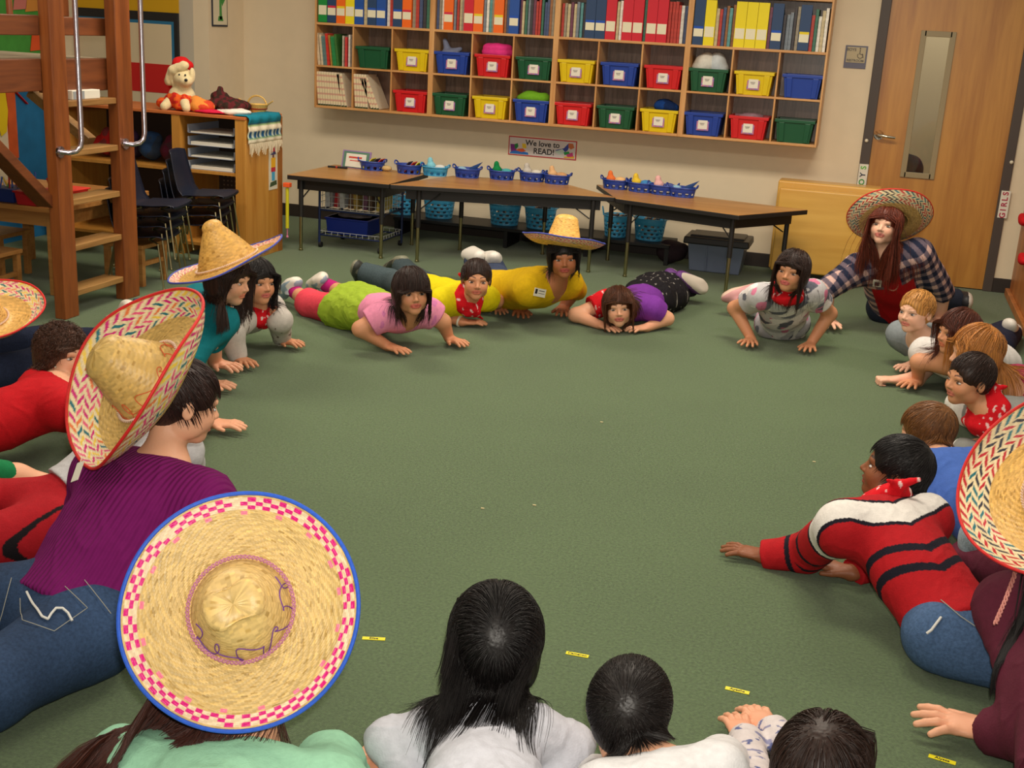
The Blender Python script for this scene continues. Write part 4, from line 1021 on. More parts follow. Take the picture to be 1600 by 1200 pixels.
# strip of pictures on the end panel
ps = MB().bb(0, .002, -.06, .06, 0, .33).build('picture_strip', mat('strip_paper', (214, 208, 188), .8), label='narrow hand drawn paper strip of a girl on the cabinet end', cat='picture'); ps.location = (KX1 + .0005, -1.50, .44)
def ps_shape(pts, c): MB().poly([(.0032, y, z) for y, z in pts], .001, (1, 0, 0)).build('drawing', mat('print_%d_%d_%d' % c, c, .7), lp=ps)
ps_shape([(-.035, .235), (.035, .235), (.03, .255), (-.03, .255)], (60, 60, 110)); ps_shape([(-.025, .255), (.025, .255), (.015, .29), (-.015, .29)], (200, 40, 60)); ps_shape([(-.03, .15), (.03, .15), (.03, .215), (-.03, .215)], (226, 170, 30)); ps_shape([(-.03, .12), (.03, .12), (.03, .15), (-.03, .15)], (190, 40, 60))
ps_shape([(-.022, .06), (.022, .06), (.022, .12), (-.022, .12)], (70, 160, 200)); ps_shape([(-.05, .02), (.05, .03), (.045, .06), (-.04, .05)], (60, 80, 50)); ps_shape([(-.012, .215), (.012, .215), (.012, .235), (-.012, .235)], (120, 70, 50))
# stuffed dog with a santa hat
D0 = V(-.27, -1.72, KZ)
def dcol(P, f): return np.array([srgb(*f(p)) for p in P])
F = Field(); hc = D0 + V(.03, -.02, .26)
F.ell(D0 + V(0, 0, .10), (.115, .10, .115)); F.ell(hc, (.085, .082, .085), k=.03); F.ell(hc + V(.055, -.05, -.02), (.05, .055, .042), k=.03)
F.ell(hc + V(.09, -.01, .03), (.022, .03, .06), k=.01); F.ell(hc + V(-.075, -.03, -.02), (.02, .03, .055), k=.01)
F.cone(D0 + V(.06, -.06, .08), D0 + V(.12, -.13, .03), .045, .035); F.cone(D0 + V(-.06, -.06, .08), D0 + V(-.08, -.14, .03), .045, .035)
F.P = [tuple([q[0]] + [((V(x) - D0) * .78 + D0) if (isinstance(x, np.ndarray) and i < (2 if q[0] == 'c' else 1)) else (x * .78 if isinstance(x, np.ndarray) and q[0] == 'e' and i == 1 else (x * .78 if isinstance(x, float) and i in (2, 3, 4) and q[0] == 'c' else x)) for i, x in enumerate(q[1:])]) for q in F.P] if False else F.P
P_, Q_ = F.mesh(.006); dogm = mat('plush_cream', (226, 208, 160), .95, noise=.08, nscale=90, bump=.7, bscale=200, sheen=.3)
dog = raw_mesh('plush_dog', P_, Q_, dogm); tag(dog, 'cream plush dog in a santa hat sitting on the open cabinet', 'plush dog')
MB().ell(hc + V(.085, -.098, -.008), (.015, .012, .013), 12).build('nose', BLACK, dog, smooth=True)
for s_ in (0, 1): MB().ell(hc + V(.065 - .055 * s_, -.076, .03), .008, 10).build('eye', BLACK, dog, smooth=True)
blob('santa_hat', hc + V(-.035, .03, .10), [((-.10, .02, -.10), (0, 0, .0), .03, .075), ((-.10, .02, -.10), (-.13, .03, -.18), .035, .02), ((0, 0, 0), (.07, .0, .0), .06, .04)], (200, 24, 26), None, None, parent=dog)
blob('hat_trim', hc, [((-.12, -.03, -.03), (-.06, -.05, .06), .038, .042), ((-.06, -.05, .06), (.04, -.04, .105), .042, .036)], (232, 214, 170), None, None, noise=.005, sc=60, parent=dog, mt=dogm)
blob('dog_blanket', D0 + V(.0, -.04, .05), [((0, 0, .03), (.13, .085, .075)), ((.09, -.04, -.02), (.10, .06, .03)), ((-.12, -.02, 0), (.08, .06, .045))], (196, 40, 30), None, None, noise=.006, sc=50, parent=dog, col2=(220, 90, 30))
dog.scale = (.8, .8, .8); dog.location = tuple(D0 * .2)
blob('red_shawl', D0 + V(.17, -.03, .035), [((0, 0, 0), (.08, .08, .045)), ((-.04, 0, .03), (.05, .05, .035))], (206, 70, 40), 'orange and red patterned shawl heaped right of the plush dog', 'shawl', noise=.008, col2=(226, 140, 60))
blob('striped_poncho', (-.01, -1.60, KZ + .045), [((0, 0, 0), (.13, .12, .05)), ((-.05, 0, .05), (.06, .05, .04)), ((-.05, .0, .07), (-.04, 0, .10), .028, .02), ((.08, 0, .0), (.09, .09, .04))], (50, 34, 26), 'dark brown striped poncho heaped on the cabinet top', 'poncho', noise=.008, sc=70, col2=(90, 30, 34))
blob('pale_cloth', (.12, -1.73, KZ + .016), [((0, 0, 0), (.12, .10, .015)), ((.05, -.03, .006), (.09, .06, .015))], (226, 216, 204), 'white folded cloth lying on top of the cabinet', 'cloth', noise=.006)
blob('pink_cloth', (.0, -1.79, KZ + .012), [((0, 0, 0), (.14, .06, .012))], (210, 30, 70), 'crimson pink cloth peeking out along the cabinet edge', 'cloth', noise=.004)
# little straw basket
STRAW2 = mat('straw_small', (206, 168, 90), .7, noise=.2, nscale=120, bump=.5, bscale=200)
sb = empty('straw_basket', (.15, -1.47, KZ + .002), 'small straw basket with looped handle on the cabinet top', 'basket')
bx, by, bz = .15, -1.47, KZ + .002
MB().lathe([(.001, 0), (.055, 0), (.075, .05), (.078, .055), (.07, .05), (.05, .008)], (bx, by, bz), 20).build('basket_body', STRAW2, sb, smooth=True)
MB().lathe([(.066, .022), (.071, .030), (.069, .030), (.064, .022)], (bx, by, bz), 20).build('red_band', mat('band_red', (170, 40, 40), .7), sb)
MB().tube([(bx + .07 * math.cos(t), by, bz + .05 + .06 * math.sin(t)) for t in [math.pi * j / 12 for j in range(13)]], .006, 6).build('handle', STRAW2, sb, smooth=True)
for q in (-1, 1): MB().tube([(bx + q * .07, by, bz + .05), (bx + q * .13, by - .02, bz + .085)], [.006, .004], 6).build('straw_end', STRAW2, sb)
# serape hanging over the end, with stripes and fringe
Pv, Qv, Cv = [], [], []
prof = [(-.10, .0)] + [(-.10 + .10 * i / 6, .0) for i in range(1, 7)] + [(.012, -.012)] + [(.014 + .004 * math.sin(i), -.012 - .17 * i / 16) for i in range(1, 17)]
ny = 26
for i, (dx, dz) in enumerate(prof):
    for j in range(ny):
        y = -1.845 + .44 * j / (ny - 1)
        Pv.append((KX1 + dx + .004 * math.sin(j * .9 + i * .2) * (dz < -.01) + .004, y - .01, KZ + .010 + dz))
        s = -dz / .18
        c = (22, 120, 140) if s < .28 else (30, 84, 110) if s < .33 else (150, 180, 120) if s < .42 else (226, 216, 190) if s < .55 else ((20, 76, 120) if (j % 3) else (200, 210, 190)) if s < .78 else (120, 150, 110) if s < .86 else (226, 216, 190)
        Cv.append(srgb(c))
for i in range(len(prof) - 1):
    for j in range(ny - 1): Qv.append((i * ny + j, (i + 1) * ny + j, (i + 1) * ny + j + 1, i * ny + j + 1))
ser = raw_mesh('serape', Pv, Qv, M_CLOTH, None, np.array(Cv)); tag(ser, 'turquoise striped fringed serape draped over the cabinet end', 'blanket')
sm_ = ser.modifiers.new('th', 'SOLIDIFY'); sm_.thickness = .006
fr = MB()
for j in range(46):
    y = -1.85 + .44 * j / 45; x = KX1 + .02; fr.tube([(x, y, KZ - .17), (x + .004, y + .004 * math.sin(j * 2.1), KZ - .20), (x + .002, y + .010 * math.sin(j * 1.3), KZ - .235 - .02 * math.sin(j * .7))], .0024, 4)
fr.build('fringe', mat('fringe_cream', (222, 210, 180), .9), ser)

# ---------------------------------------------------------------- navy chairs, stacked
NAVY = mat('navy_plastic', (13, 22, 42), .4, spec=.5)
def chair_proto():
    r = empty('school_chair', (0, 0, 0))
    prof = [(.20, .335), (.195, .352), (.15, .358), (.05, .348), (-.08, .345), (-.135, .36), (-.165, .40), (-.185, .47), (-.205, .56), (-.222, .645), (-.228, .66)]
    b = MB(); nn = 12; vs = []
    for x, z in prof:
        i = prof.index((x, z)); wd = .185 if x > -.1 else .18 - .03 * max(0, (z - .45) / .2)
        row = []
        for j in range(nn + 1):
            y = -wd + 2 * wd * j / nn; e = abs(2 * j / nn - 1) ** 3
            row.append(b.bm.verts.new((x + (.035 * e if x < -.13 else 0), y, z + (.012 * e if x > -.13 else -.012 * e))))
        vs.append(row)
    for i in range(len(prof) - 1):
        for j in range(nn): b._f([vs[i][j], vs[i][j + 1], vs[i + 1][j + 1], vs[i + 1][j]])
    o = b.build('seat_shell', NAVY, r, smooth=True); s = o.modifiers.new('th', 'SOLIDIFY'); s.thickness = .006; s.offset = -1
    for sx, sy in ((1, -1), (1, 1), (-1, -1), (-1, 1)):
        MB().tube([(sx * .07 + .02, sy * .13, .335), (sx * .15 + .01, sy * .165, .335 - .02), (sx * .20 + .0, sy * .185, .008)], .0065, 8).ell((sx * .20, sy * .185, .010), .009, 8).build('leg', GOLDCH, r, smooth=True)
    MB().tube([(.09, -.13, .335), (.09, .13, .335)], .0085, 8).tube([(-.05, -.13, .335), (-.05, .13, .335)], .0085, 8).build('cross_bar', GOLDCH, r, smooth=True)
    return r
cp = chair_proto(); cp.scale = (.86, .86, .86); first = True
for si, (sx, sy, rz, n, nm) in enumerate(((.10, -2.76, .22, 4, 'stack nearer the loft ladder'), (.12, -2.24, .22, 4, 'stack nearer the open cabinet'), (-.72, -2.14, .6, 2, 'pair behind the small wooden table'))):
    for k in range(n):
        c = cp if first else copy_tree(cp); first = False
        c.location = (sx + .024 * k * math.cos(rz), sy + .024 * k * math.sin(rz), .062 * k); c.rotation_euler = (0, 0, rz)
        tag(c, 'navy school chair, %s from the floor in the %s' % (ORD[k], nm), 'chair', 'stacked navy school chairs')

# ---------------------------------------------------------------- loft with ladder
lf = empty('wooden_loft', (.2, -3.45, 0), 'brown wooden loft with ladder and steel grab rails', 'loft')
YL, YR = -3.668, -3.115
for y in (YL, YR): MB().bb(.19, .255, y - (.05 if y < -3.4 else .07), y + .065, 0, 2.6).build('ladder_rail', LOFT, lf, bevel=.004)
for z in (.135, .375, .615, .865, 1.115):
    MB().bb(.12, .245, YL + .065, YR - .07, z - .032, z).build('ladder_tread', TREAD, lf, bevel=.004)
MB().bb(.15, .20, -6.5, YL - .06, 1.165, 1.32).build('deck_beam', LOFTY, lf, bevel=.004)
MB().bb(.13, .185, YL + .0, YR + .0, 1.15, 1.315).build('deck_beam', LOFTY, lf, bevel=.004)
MB().bb(.15, .20, -6.5, YL - .06, 1.43, 1.525).build('guard_beam', LOFTY, lf, bevel=.004)
MB().bb(-1.6, -1.55, YL + .0, YR + .4, 1.43, 1.525).build('guard_beam', LOFTY, lf, bevel=.004)
MB().bb(.12, .17, YL + .0, YR + .0, 1.43, 1.52).build('guard_beam', LOFTY, lf, bevel=.004)
MB().bb(.03, .06, -3.36, -3.30, 1.52, 2.5).build('guard_post', LOFT, lf, bevel=.004)
for j in range(14): MB().tube([(.175, -3.90 - .125 * j, 1.45), (.175, -3.90 - .125 * j, 2.4)], .015, 10).build('baluster', LOFT, lf, smooth=True)
MB().bb(-1.9, .15, -6.5, YR + .05, 1.27, 1.31).build('deck', mat('deck_grey', (150, 136, 112), .8), lf)
MB().beam((.165, -4.55, 1.33), (.165, YL - .03, .60), .05, .10, (1, 0, 0)).build('brace', LOFTY, lf, bevel=.004)
MB().beam((-.35, YR - .0, 1.10), (.02, YR - .0, .86), .05, .07, (0, 1, 0)).build('brace', TREAD, lf, bevel=.004)
MB().bb(-1.9, -1.8, YR - .05, YR + .05, 0, 2.6).build('post', LOFT, lf, bevel=.004)
GR = mat('grab_steel', (196, 190, 200), .22, metal=1)
for y in (YL, YR):
    yy = y + .045
    MB().tube([(.335, yy, 2.6), (.335, yy, .93), (.333, yy - .008, .895), (.322, yy - .03, .873), (.30, yy - .06, .866), (.262, yy - .075, .868)], .0135, 12).lathe([(.0, 0), (.03, 0), (.03, .012), (.0, .012)], (.256, yy - .075, .868), 14, R=Matrix.Rotation(math.pi / 2, 3, 'Y')).build('grab_rail', GR, lf, smooth=True)
bx_ = MB().bb(0, .10, -.115, .115, 0, .045).build('white_box', WHITE, label='small white box lying on the uppermost ladder tread', cat='box', bevel=.003); bx_.location = (.13, -3.42, 1.116)
MB().bb(.1005, .102, -.11, -.02, .002, .042).build('box_label', mat('box_grey', (150, 156, 160), .6), lp=bx_)
# wall displays at the left
for (nm, y0, y1, z0, z1, c, lab) in (('blue_paper', -1.29, -.62, 0.05, 1.17, (30, 110, 160), 'large blue backing paper on the left wall behind the loft'), ('green_map', -1.9, -.92, 1.20, 1.75, (70, 150, 60), 'green paper display on the left wall above the loft deck'),
                                    ('orange_strip', -1.385, -1.295, .45, 1.17, (206, 90, 40), 'orange zigzag paper strip on the blue backing paper')):
    MB().bb(-1.95, -1.942 + (.004 if nm == 'orange_strip' else 0), y0, y1, z0, z1).build(nm, mat(nm, c, .8, noise=.1, nscale=12), label=lab, cat='paper display')
MB().poly([(-1.936, y, z) for y, z in ((-1.47, .62), (-1.41, .65), (-1.385, .80), (-1.40, .93), (-1.46, .98), (-1.52, .8))], .004, (1, 0, 0)).build('yellow_figure', mat('yel_fig', (226, 196, 20), .8), label='yellow paper figure pinned left of the blue paper', cat='paper cut-out')
for j, (y, z, s_) in enumerate(((-1.27, .93, 1), (-1.06, .90, 1), (-1.16, .90, -1))):
    MB().beam((-1.934, y - .09, z + .05), (-1.934, y + .09, z - .09 * s_ ), .006, .03, (1, 0, 0)).build('paper_ribbon', mat('rib%d' % j, [(196, 30, 30), (170, 20, 30), (190, 130, 60)][j], .8), label='%s paper ribbon across the blue wall paper' % ['red', 'dark crimson', 'tan'][j], cat='ribbon')
for j, (y, z, c) in enumerate(((-1.18, 1.56, (200, 120, 110)), (-1.05, 1.55, (206, 140, 60)), (-1.02, 1.27, (226, 90, 40)))):
    MB().poly([(-1.934, y - .08, z - .05), (-1.934, y + .06, z - .04), (-1.934, y + .08, z + .06), (-1.934, y - .05, z + .07)], .004, (1, 0, 0)).build('paper_shape', mat('pshape%d' % j, c, .8), label='%s paper cut-out on the green display' % ['pink', 'tan', 'bright orange'][j], cat='paper cut-out')
# small wooden table, stools and pencil tubs
tw = empty('wooden_table', (-.4, -2.85, 0), 'low wooden activity table under the loft', 'table')
NW = wood('natural_wood', (156, 100, 46), (188, 134, 72), axis=0, scale=8)
MB().bb(-.98, -.06, -3.35, -2.45, .475, .505).build('tabletop', NW, tw, bevel=.004)
MB().bb(-.92, -.12, -3.29, -2.51, .39, .475).build('apron', NW, tw)
for x in (-.9, -.14):
    for y in (-3.27, -2.53): MB().bb(x - .025, x + .025, y - .025, y + .025, 0, .475).build('leg', NW, tw, bevel=.003)
def stool(x, y, lab, h=.27):
    s = empty('wooden_stool', (x, y, 0), lab, 'stool', 'wooden stools under the activity table')
    MB().bb(x - .14, x + .14, y - .14, y + .14, h - .025, h).build('seat', NW, s, bevel=.004)
    for a in (-1, 1):
        for b in (-1, 1): MB().bb(x + a * .115 - .016, x + a * .115 + .016, y + b * .115 - .016, y + b * .115 + .016, 0, h - .025).build('leg', NW, s, bevel=.002)
    MB().bb(x - .1, x + .1, y - .125, y - .105, .10, .125).bb(x + .105, x + .125, y - .1, y + .1, .12, .145).build('rung', NW, s)
stool(-.40, -3.52, 'wooden stool in front of the activity table, left of the ladder'); stool(-.75, -3.0, 'wooden stool tucked under the activity table'); stool(.02, -2.35 - .38, 'wooden stool seen between the ladder treads', .25)
def tub(x, y, c, lab, L=.2):
    t = empty('pencil_tub', (x, y, .506), lab, 'tub')
    MB().box((x, y, .545), (.16, L, .078), taper=.86).box((x, y, .578), (.175, L + .015, .010)).build('tub_body', mat('tubc_%d_%d_%d' % c, c, .4), t, bevel=.004)
    k = 0
    for i in range(9):
        px, py = x - .05 + .1 * rb.random(), y - L * .35 + L * .7 * rb.random()
        cc = [(230, 200, 60), (60, 90, 170), (200, 50, 50), (60, 140, 80), (230, 230, 224), (200, 110, 170)][i % 6]
        tag(MB().tube([(px, py, .584), (px + rb.uniform(-.03, .03), py + rb.uniform(-.03, .03), .584 + rb.uniform(.05, .10))], .0045, 6).build('pencil', mat('pen_%d_%d_%d' % cc, cc, .5), smooth=True), ['yellow', 'blue', 'red', 'green', 'white', 'pink'][i % 6] + ' pencil in the ' + lab, 'pencil', 'pencils in the ' + lab)
tub(-.17, -3.12, (226, 60, 50), 'bright red pencil tub on the activity table by the ladder', .24)
tub(-.24, -3.30 + .0 - .0, (170, 24, 34), 'dark red pencil tub at the left of the activity table', .10)
tub(-.42, -3.25, (30, 50, 120), 'dark blue pencil tub at the left end of the activity table', .16)
MB().bb(-1.40, -1.36, -2.45, -1.60, 0, .25).build('blue_board', mat('blue_board', (30, 110, 160), .7), label='low blue divider board on the floor behind the stools', cat='board')

# name tapes on the carpet
YT = mat('yellow_tape', (232, 220, 30), .5)
def tape(u, v, word, ang, lab, kind='marker'):
    p = A(u, v, .001)
    t = MB().bb(-.031, .031, -.0075, .0075, 0, .0012).build('name_tape', YT, label=lab, cat='name tape'); t.location = tuple(p); t.rotation_euler = (0, 0, ang)
    tx = text('tape_writing', word, .0135, (0, 0, .0014), Matrix.Identity(3), _bk, None, .0002); tx.parent = t
    return t
tape(584, 998, 'Elise', math.radians(17), 'yellow name tape on the carpet right of the blue rimmed sombrero')
tape(902, 1023, 'Cameron', math.radians(2), 'yellow name tape on the carpet between the two black haired children')
tape(1152, 1079, 'Ayesha', math.radians(-3), 'yellow name tape on the carpet above the pair of hands')
tape(1472, 1187, 'Alyssa', math.radians(-10), 'yellow name tape at the bottom right corner of the carpet')
for i, (u, v) in enumerate(((754, 795), (1272, 722), (835, 790), (940, 660))):
    MB().box((0, 0, .002), (.012, .004, .003)).build('carpet_lint', mat('lint', (210, 196, 150), .8), label='tiny pale scrap of lint on the open carpet, %s of four' % ORD[i], cat='lint').location = tuple(A(u, v, .001))
# ---------------------------------------------------------------- sombreros
def straw_mat(name, rough=.45):
    if name in _mats: return _mats[name]
    m = mat(name, rough=rough, spec=.45, attr=True); nt = m.node_tree; L = nt.links; b = nt.nodes['Principled BSDF']
    tc = nt.nodes['Texture Coordinate']; n = nt.nodes.new('ShaderNodeTexNoise'); n.inputs['Scale'].default_value = 140; n.inputs['Detail'].default_value = 3
    L.new(tc.outputs['Object'], n.inputs['Vector']); bp = nt.nodes.new('ShaderNodeBump'); bp.inputs['Strength'].default_value = .35; bp.inputs['Distance'].default_value = .002
    L.new(n.outputs['Fac'], bp.inputs['Height']); L.new(bp.outputs[0], b.inputs['Normal'])
    return m
STRAW = straw_mat('woven_straw'); 
def sombrero(label, center, axis, R=.26, rc=.088, hc=.18, edge='blue', style='pink', curl=.05, saddle=0., sad_phi=0, side=None, nr=70, nt=360, tone=1.0, dent=.5, cone=.6, band=True, tag_=False, scrib=None, seed=0, strings=None, base=(206, 176, 112), lean=(0, 0)):
    ax = nrm(axis); sx = perp(ax, side if side is not None else _R); sy = np.cross(ax, sx)
    M = Matrix(((sx[0], sy[0], ax[0], center[0]), (sx[1], sy[1], ax[1], center[1]), (sx[2], sy[2], ax[2], center[2]), (0, 0, 0, 1)))
    root = bpy.data.objects.new('sombrero', None); COL.objects.link(root); root.matrix_basis = M; root.empty_display_size = .05
    tag(root, label, 'hat')
    rs = np.random.RandomState(seed)
    def height(r, th):
        k = (r - rc) / (R - rc)
        z = -.004 + curl * np.clip(k, 0, 1) ** 2.6 + .010 * np.exp(-((k) / .10) ** 2)
        return z + saddle * np.cos(2 * (th - sad_phi)) * np.clip(k, 0, 1) ** 1.8 + .003 * np.sin(5 * th + seed) * k
    sr = np.array(srgb(base))
    def straw_cols(ri, ti, shape):
        rnd_ = rs.rand(*shape); c = sr[None, None] * (.80 + .38 * rnd_[..., None]); w = rs.rand(*shape)
        c = np.where((w > .93)[..., None], c * np.array([1.12, 1.1, 1.0]), c); c = np.where((w < .06)[..., None], c * np.array([.72, .66, .5]), c)
        return c
    # brim
    rr = np.linspace(rc * .96, R, nr); th = np.linspace(0, 2 * np.pi, nt, endpoint=False)
    RR, TT = np.meshgrid(rr, th, indexing='ij'); Z = height(RR, TT)
    rst = 3 if nr > 100 else 2; wr = np.floor(np.arange(nr) / rst); nc = 8 if nt > 500 else 5 if nt > 400 else 4
    jj2 = np.arange(nt)[None] + (wr * nc * .5 % nt)[:, None]; weave = (np.floor(jj2 / nc)) % 2
    rib = np.abs(np.sin(np.pi * (np.arange(nr) / rst)))[:, None]
    Z = Z + .0015 * (weave - .5) * rib + .0006 * rib
    P = np.stack([RR * np.cos(TT), RR * np.sin(TT), Z], -1).reshape(-1, 3)
    wc = straw_cols(0, 0, (nr // rst + 1, nt // nc + 2))
    ii = (np.arange(nr) // rst)[:, None] + np.zeros((1, nt), int); jj = (np.floor(jj2 / nc).astype(int)) % (nt // nc + 1)
    Cc = wc[ii, jj] * (.90 + .13 * weave[..., None]) * (.93 + .07 * rib[..., None])
    K = RR / R; pal = {'m': srgb(206, 20, 120), 'w': srgb(232, 220, 196), 't': srgb(20, 110, 120), 'o': srgb(230, 120, 60), 'y': srgb(236, 200, 70), 'r': srgb(190, 26, 44), 'p': srgb(232, 90, 130), 'k': srgb(40, 40, 56), 'v': srgb(120, 40, 120)}
    if style == 'pink':       # two rows of magenta diamonds on pale straw
        q = np.floor(TT / (2 * np.pi) * 84); fr_ = TT / (2 * np.pi) * 84 - q - .5; band_k = (K - .865) / .10
        row = np.floor(band_k * 3); fb = band_k * 3 - row - .5; par = (q + row) % 2
        on = (band_k > 0) & (band_k < 1); lozenge = (np.abs(fr_) + np.abs(fb)) < .96
        patch = (np.sin(q * 12.9898 + row * 4.1) * 43758.5) % 1 < .86
        Cc = np.where((on)[..., None], np.array(srgb(230, 206, 170)) * (.9 + .2 * weave[..., None]), Cc)
        Cc = np.where((on & lozenge & (par == 0) & patch)[..., None], np.array(pal['m']) * (.75 + .5 * rs.rand(nr, nt, 1) ** .5), Cc)
        Cc = np.where(((K > .82) & (K < .855) & ((q % 5) < 1))[..., None], np.array(pal['p']) * .9 + .1, Cc)
    elif style in ('multi', 'redblack', 'redpink'):
        pals = {'multi': 'mtyopmtmyp', 'redblack': 'rkrtkrrkrt', 'redpink': 'prpmprpvpr'}[style]; k0 = {'multi': .76, 'redblack': .72, 'redpink': .84}[style]
        nb = 46 if style != 'redpink' else 60; band_k = (K - k0) / (.985 - k0); on = (band_k > 0) & (band_k < 1)
        base_c = np.array(srgb(232, 214, 170)); Cc = np.where(on[..., None], base_c * (.9 + .16 * weave[..., None]), Cc)
        rows = 5 if style != 'redpink' else 3
        row = np.floor(band_k * rows); fb = band_k * rows - row
        s1 = (TT / (2 * np.pi) * nb + row * .35 + (fb - .5) * .9 * np.where(row % 2 == 0, 1, -1))
        cell = np.floor(s1); f = s1 - cell
        pick = ((np.sin(cell * 7.13 + row * 3.7) * 9301.7) % 1 * 10).astype(int).clip(0, 9)
        bar = (f < .46) & on & (np.abs(fb - .5) < .44)
        lut = np.array([pal[c] for c in pals]); Cc = np.where(bar[..., None], lut[pick], Cc)
    Cc = Cc * tone
    i = np.arange(nr - 1)[:, None] * nt; j = np.arange(nt)[None]; jn = (j + 1) % nt
    Q = np.stack([i + j, i + nt + j, i + nt + jn, i + jn], -1).reshape(-1, 4)
    o = raw_mesh('brim', P, Q, STRAW, None, Cc.reshape(-1, 3)); o.parent = root
    s = o.modifiers.new('th', 'SOLIDIFY'); s.thickness = .0035; s.offset = -1
    # crown
    n1 = 60; nt2 = 160; t = np.linspace(0, 1, n1); th2 = np.linspace(0, 2 * np.pi, nt2, endpoint=False)
    rad = rc * np.where(t < .80, 1 - (1 - cone) * (t / .80) ** 1.15, cone * np.sqrt(np.clip(1 - ((t - .80) / .20) ** 2.2, 0, 1)))
    zz = hc * t
    T2, H2 = np.meshgrid(th2, np.arange(n1)); rad = rad[:, None] * np.ones_like(T2)
    X = rad * np.cos(T2); Y = rad * np.sin(T2); Zc = zz[:, None] * np.ones_like(T2)
    # pinched front and crease at the top
    tw = np.exp(-((t - .84) / .16) ** 2)[:, None]
    Y = Y - dent * rc * .62 * tw * np.exp(-(X / (rc * .40)) ** 2) * np.sign(Y) * (np.abs(Y) / rc).clip(0, 1) * 1.1
    Zc = Zc - dent * .018 * np.exp(-((X ** 2 + (Y * .6) ** 2) / (rc * .26) ** 2)) * (t > .9)[:, None] + lean[1] * 0
    X = X + lean[0] * (t ** 1.2)[:, None]; Y = Y + lean[1] * (t ** 1.2)[:, None]
    w2 = (np.floor(np.arange(n1) / 2)[:, None] + np.floor(np.arange(nt2) / 4)[None]) % 2
    nrmx = 1 + .010 * (w2 - .5); P2 = np.stack([X * nrmx, Y * nrmx, Zc], -1).reshape(-1, 3)
    c2 = straw_cols(0, 0, (n1 // 2 + 1, nt2 // 4 + 1))[np.arange(n1) // 2][:, np.arange(nt2) // 4] * tone
    i = np.arange(n1 - 1)[:, None] * nt2; j = np.arange(nt2)[None]; jn = (j + 1) % nt2
    Q2 = np.stack([i + j, i + jn, i + nt2 + jn, i + nt2 + j], -1).reshape(-1, 4)
    oc = raw_mesh('crown', P2, Q2, STRAW, None, c2.reshape(-1, 3)); oc.parent = root
    s = oc.modifiers.new('th', 'SOLIDIFY'); s.thickness = .003; s.offset = -1
    # coloured binding round the rim
    ec = {'blue': (40, 90, 200), 'red': (206, 36, 36), 'bluedark': (70, 80, 170)}[edge]
    tt = np.linspace(0, 2 * np.pi, 120, endpoint=False)
    MB().tube([((R) * math.cos(a), R * math.sin(a), float(height(np.array(R), np.array(a))) - .001) for a in tt], .0042, 8, closed=True).build('rim_binding', mat('binding_' + edge, ec, .6, noise=.12, nscale=120), lp=root, smooth=True)
    if band:
        b = MB()
        for ph in (0, math.pi):
            b.tube([((rc * 1.03 + .003 * math.cos(a * 40 + ph)) * math.cos(a), (rc * 1.03 + .003 * math.cos(a * 40 + ph)) * math.sin(a), .014 + .003 * math.sin(a * 40 + ph)) for a in np.linspace(0, 2 * np.pi, 320, endpoint=False)], .0016, 5, closed=True)
        b.build('hat_cord', mat('cord_pale', (226, 200, 180), .7) if edge != 'blue' else mat('cord_violet', (196, 130, 160), .7), lp=root, smooth=True)
    if scrib:
        pts = []
        for q in np.linspace(scrib[0], scrib[1], 150):
            u = (q - scrib[0]) / (scrib[1] - scrib[0]); a = q + .16 * math.sin(u * 44); h = .030 + .020 * math.sin(u * 31 + 1) + .010 * math.sin(u * 67)
            k = min(h / hc / .8, 1); r = rc * (1 - (1 - cone) * k ** 1.15) + .0022
            pts.append((r * math.cos(a) + lean[0] * (h / hc) ** 1.2, r * math.sin(a) + lean[1] * (h / hc) ** 1.2, h))
        MB().tube(pts, .0012, 5).build('stitched_cord', mat('scrib_%s' % edge, (110, 60, 150) if edge == 'blue' else (206, 90, 50), .6), lp=root, smooth=True)
    return root
def hat_tag(root, ang, R, z, m=WHITE):
    a = MB().box((R * math.cos(ang), R * math.sin(ang) - .035, z + .004), (.032, .055, .0015), Matrix.Rotation(-.15, 3, 'Z')).box((R * math.cos(ang), R * math.sin(ang) - .004, z + .003), (.003, .02, .0015))
    return a.build('price_tag', m, lp=root)
# ---------------------------------------------------------------- people
SKIN_L = srgb(226, 170, 136); SKIN_M = srgb(206, 146, 108); SKIN_T = srgb(170, 108, 72); SKIN_D = srgb(134, 84, 54); SKIN_P = srgb(232, 184, 156)
H_BLACK = srgb(24, 18, 17); H_DARK = srgb(44, 26, 19); H_BROWN = srgb(78, 48, 28); H_AUB = srgb(96, 42, 24); H_BLOND = srgb(186, 132, 66); H_SAND = srgb(190, 140, 70)
def rgb(c): return V(srgb(c))
def const(c): return lambda P, I: np.tile(rgb(c), (len(P), 1))
def speckle(base, others, sc=70, th=.55, seed=0):
    def f(P, I):
        o = np.tile(rgb(base), (len(P), 1))
        for k, c in enumerate(others):
            o[smooth_noise(P, sc, seed + 11 * k) > th] = rgb(c)
        return o
    return f
def bandana_cols(P, seed=0):
    o = np.tile(rgb((206, 20, 32)), (len(P), 1)); n = smooth_noise(P, 150, seed); m = (n > .62); o[m] = rgb((226, 190, 186)); return o

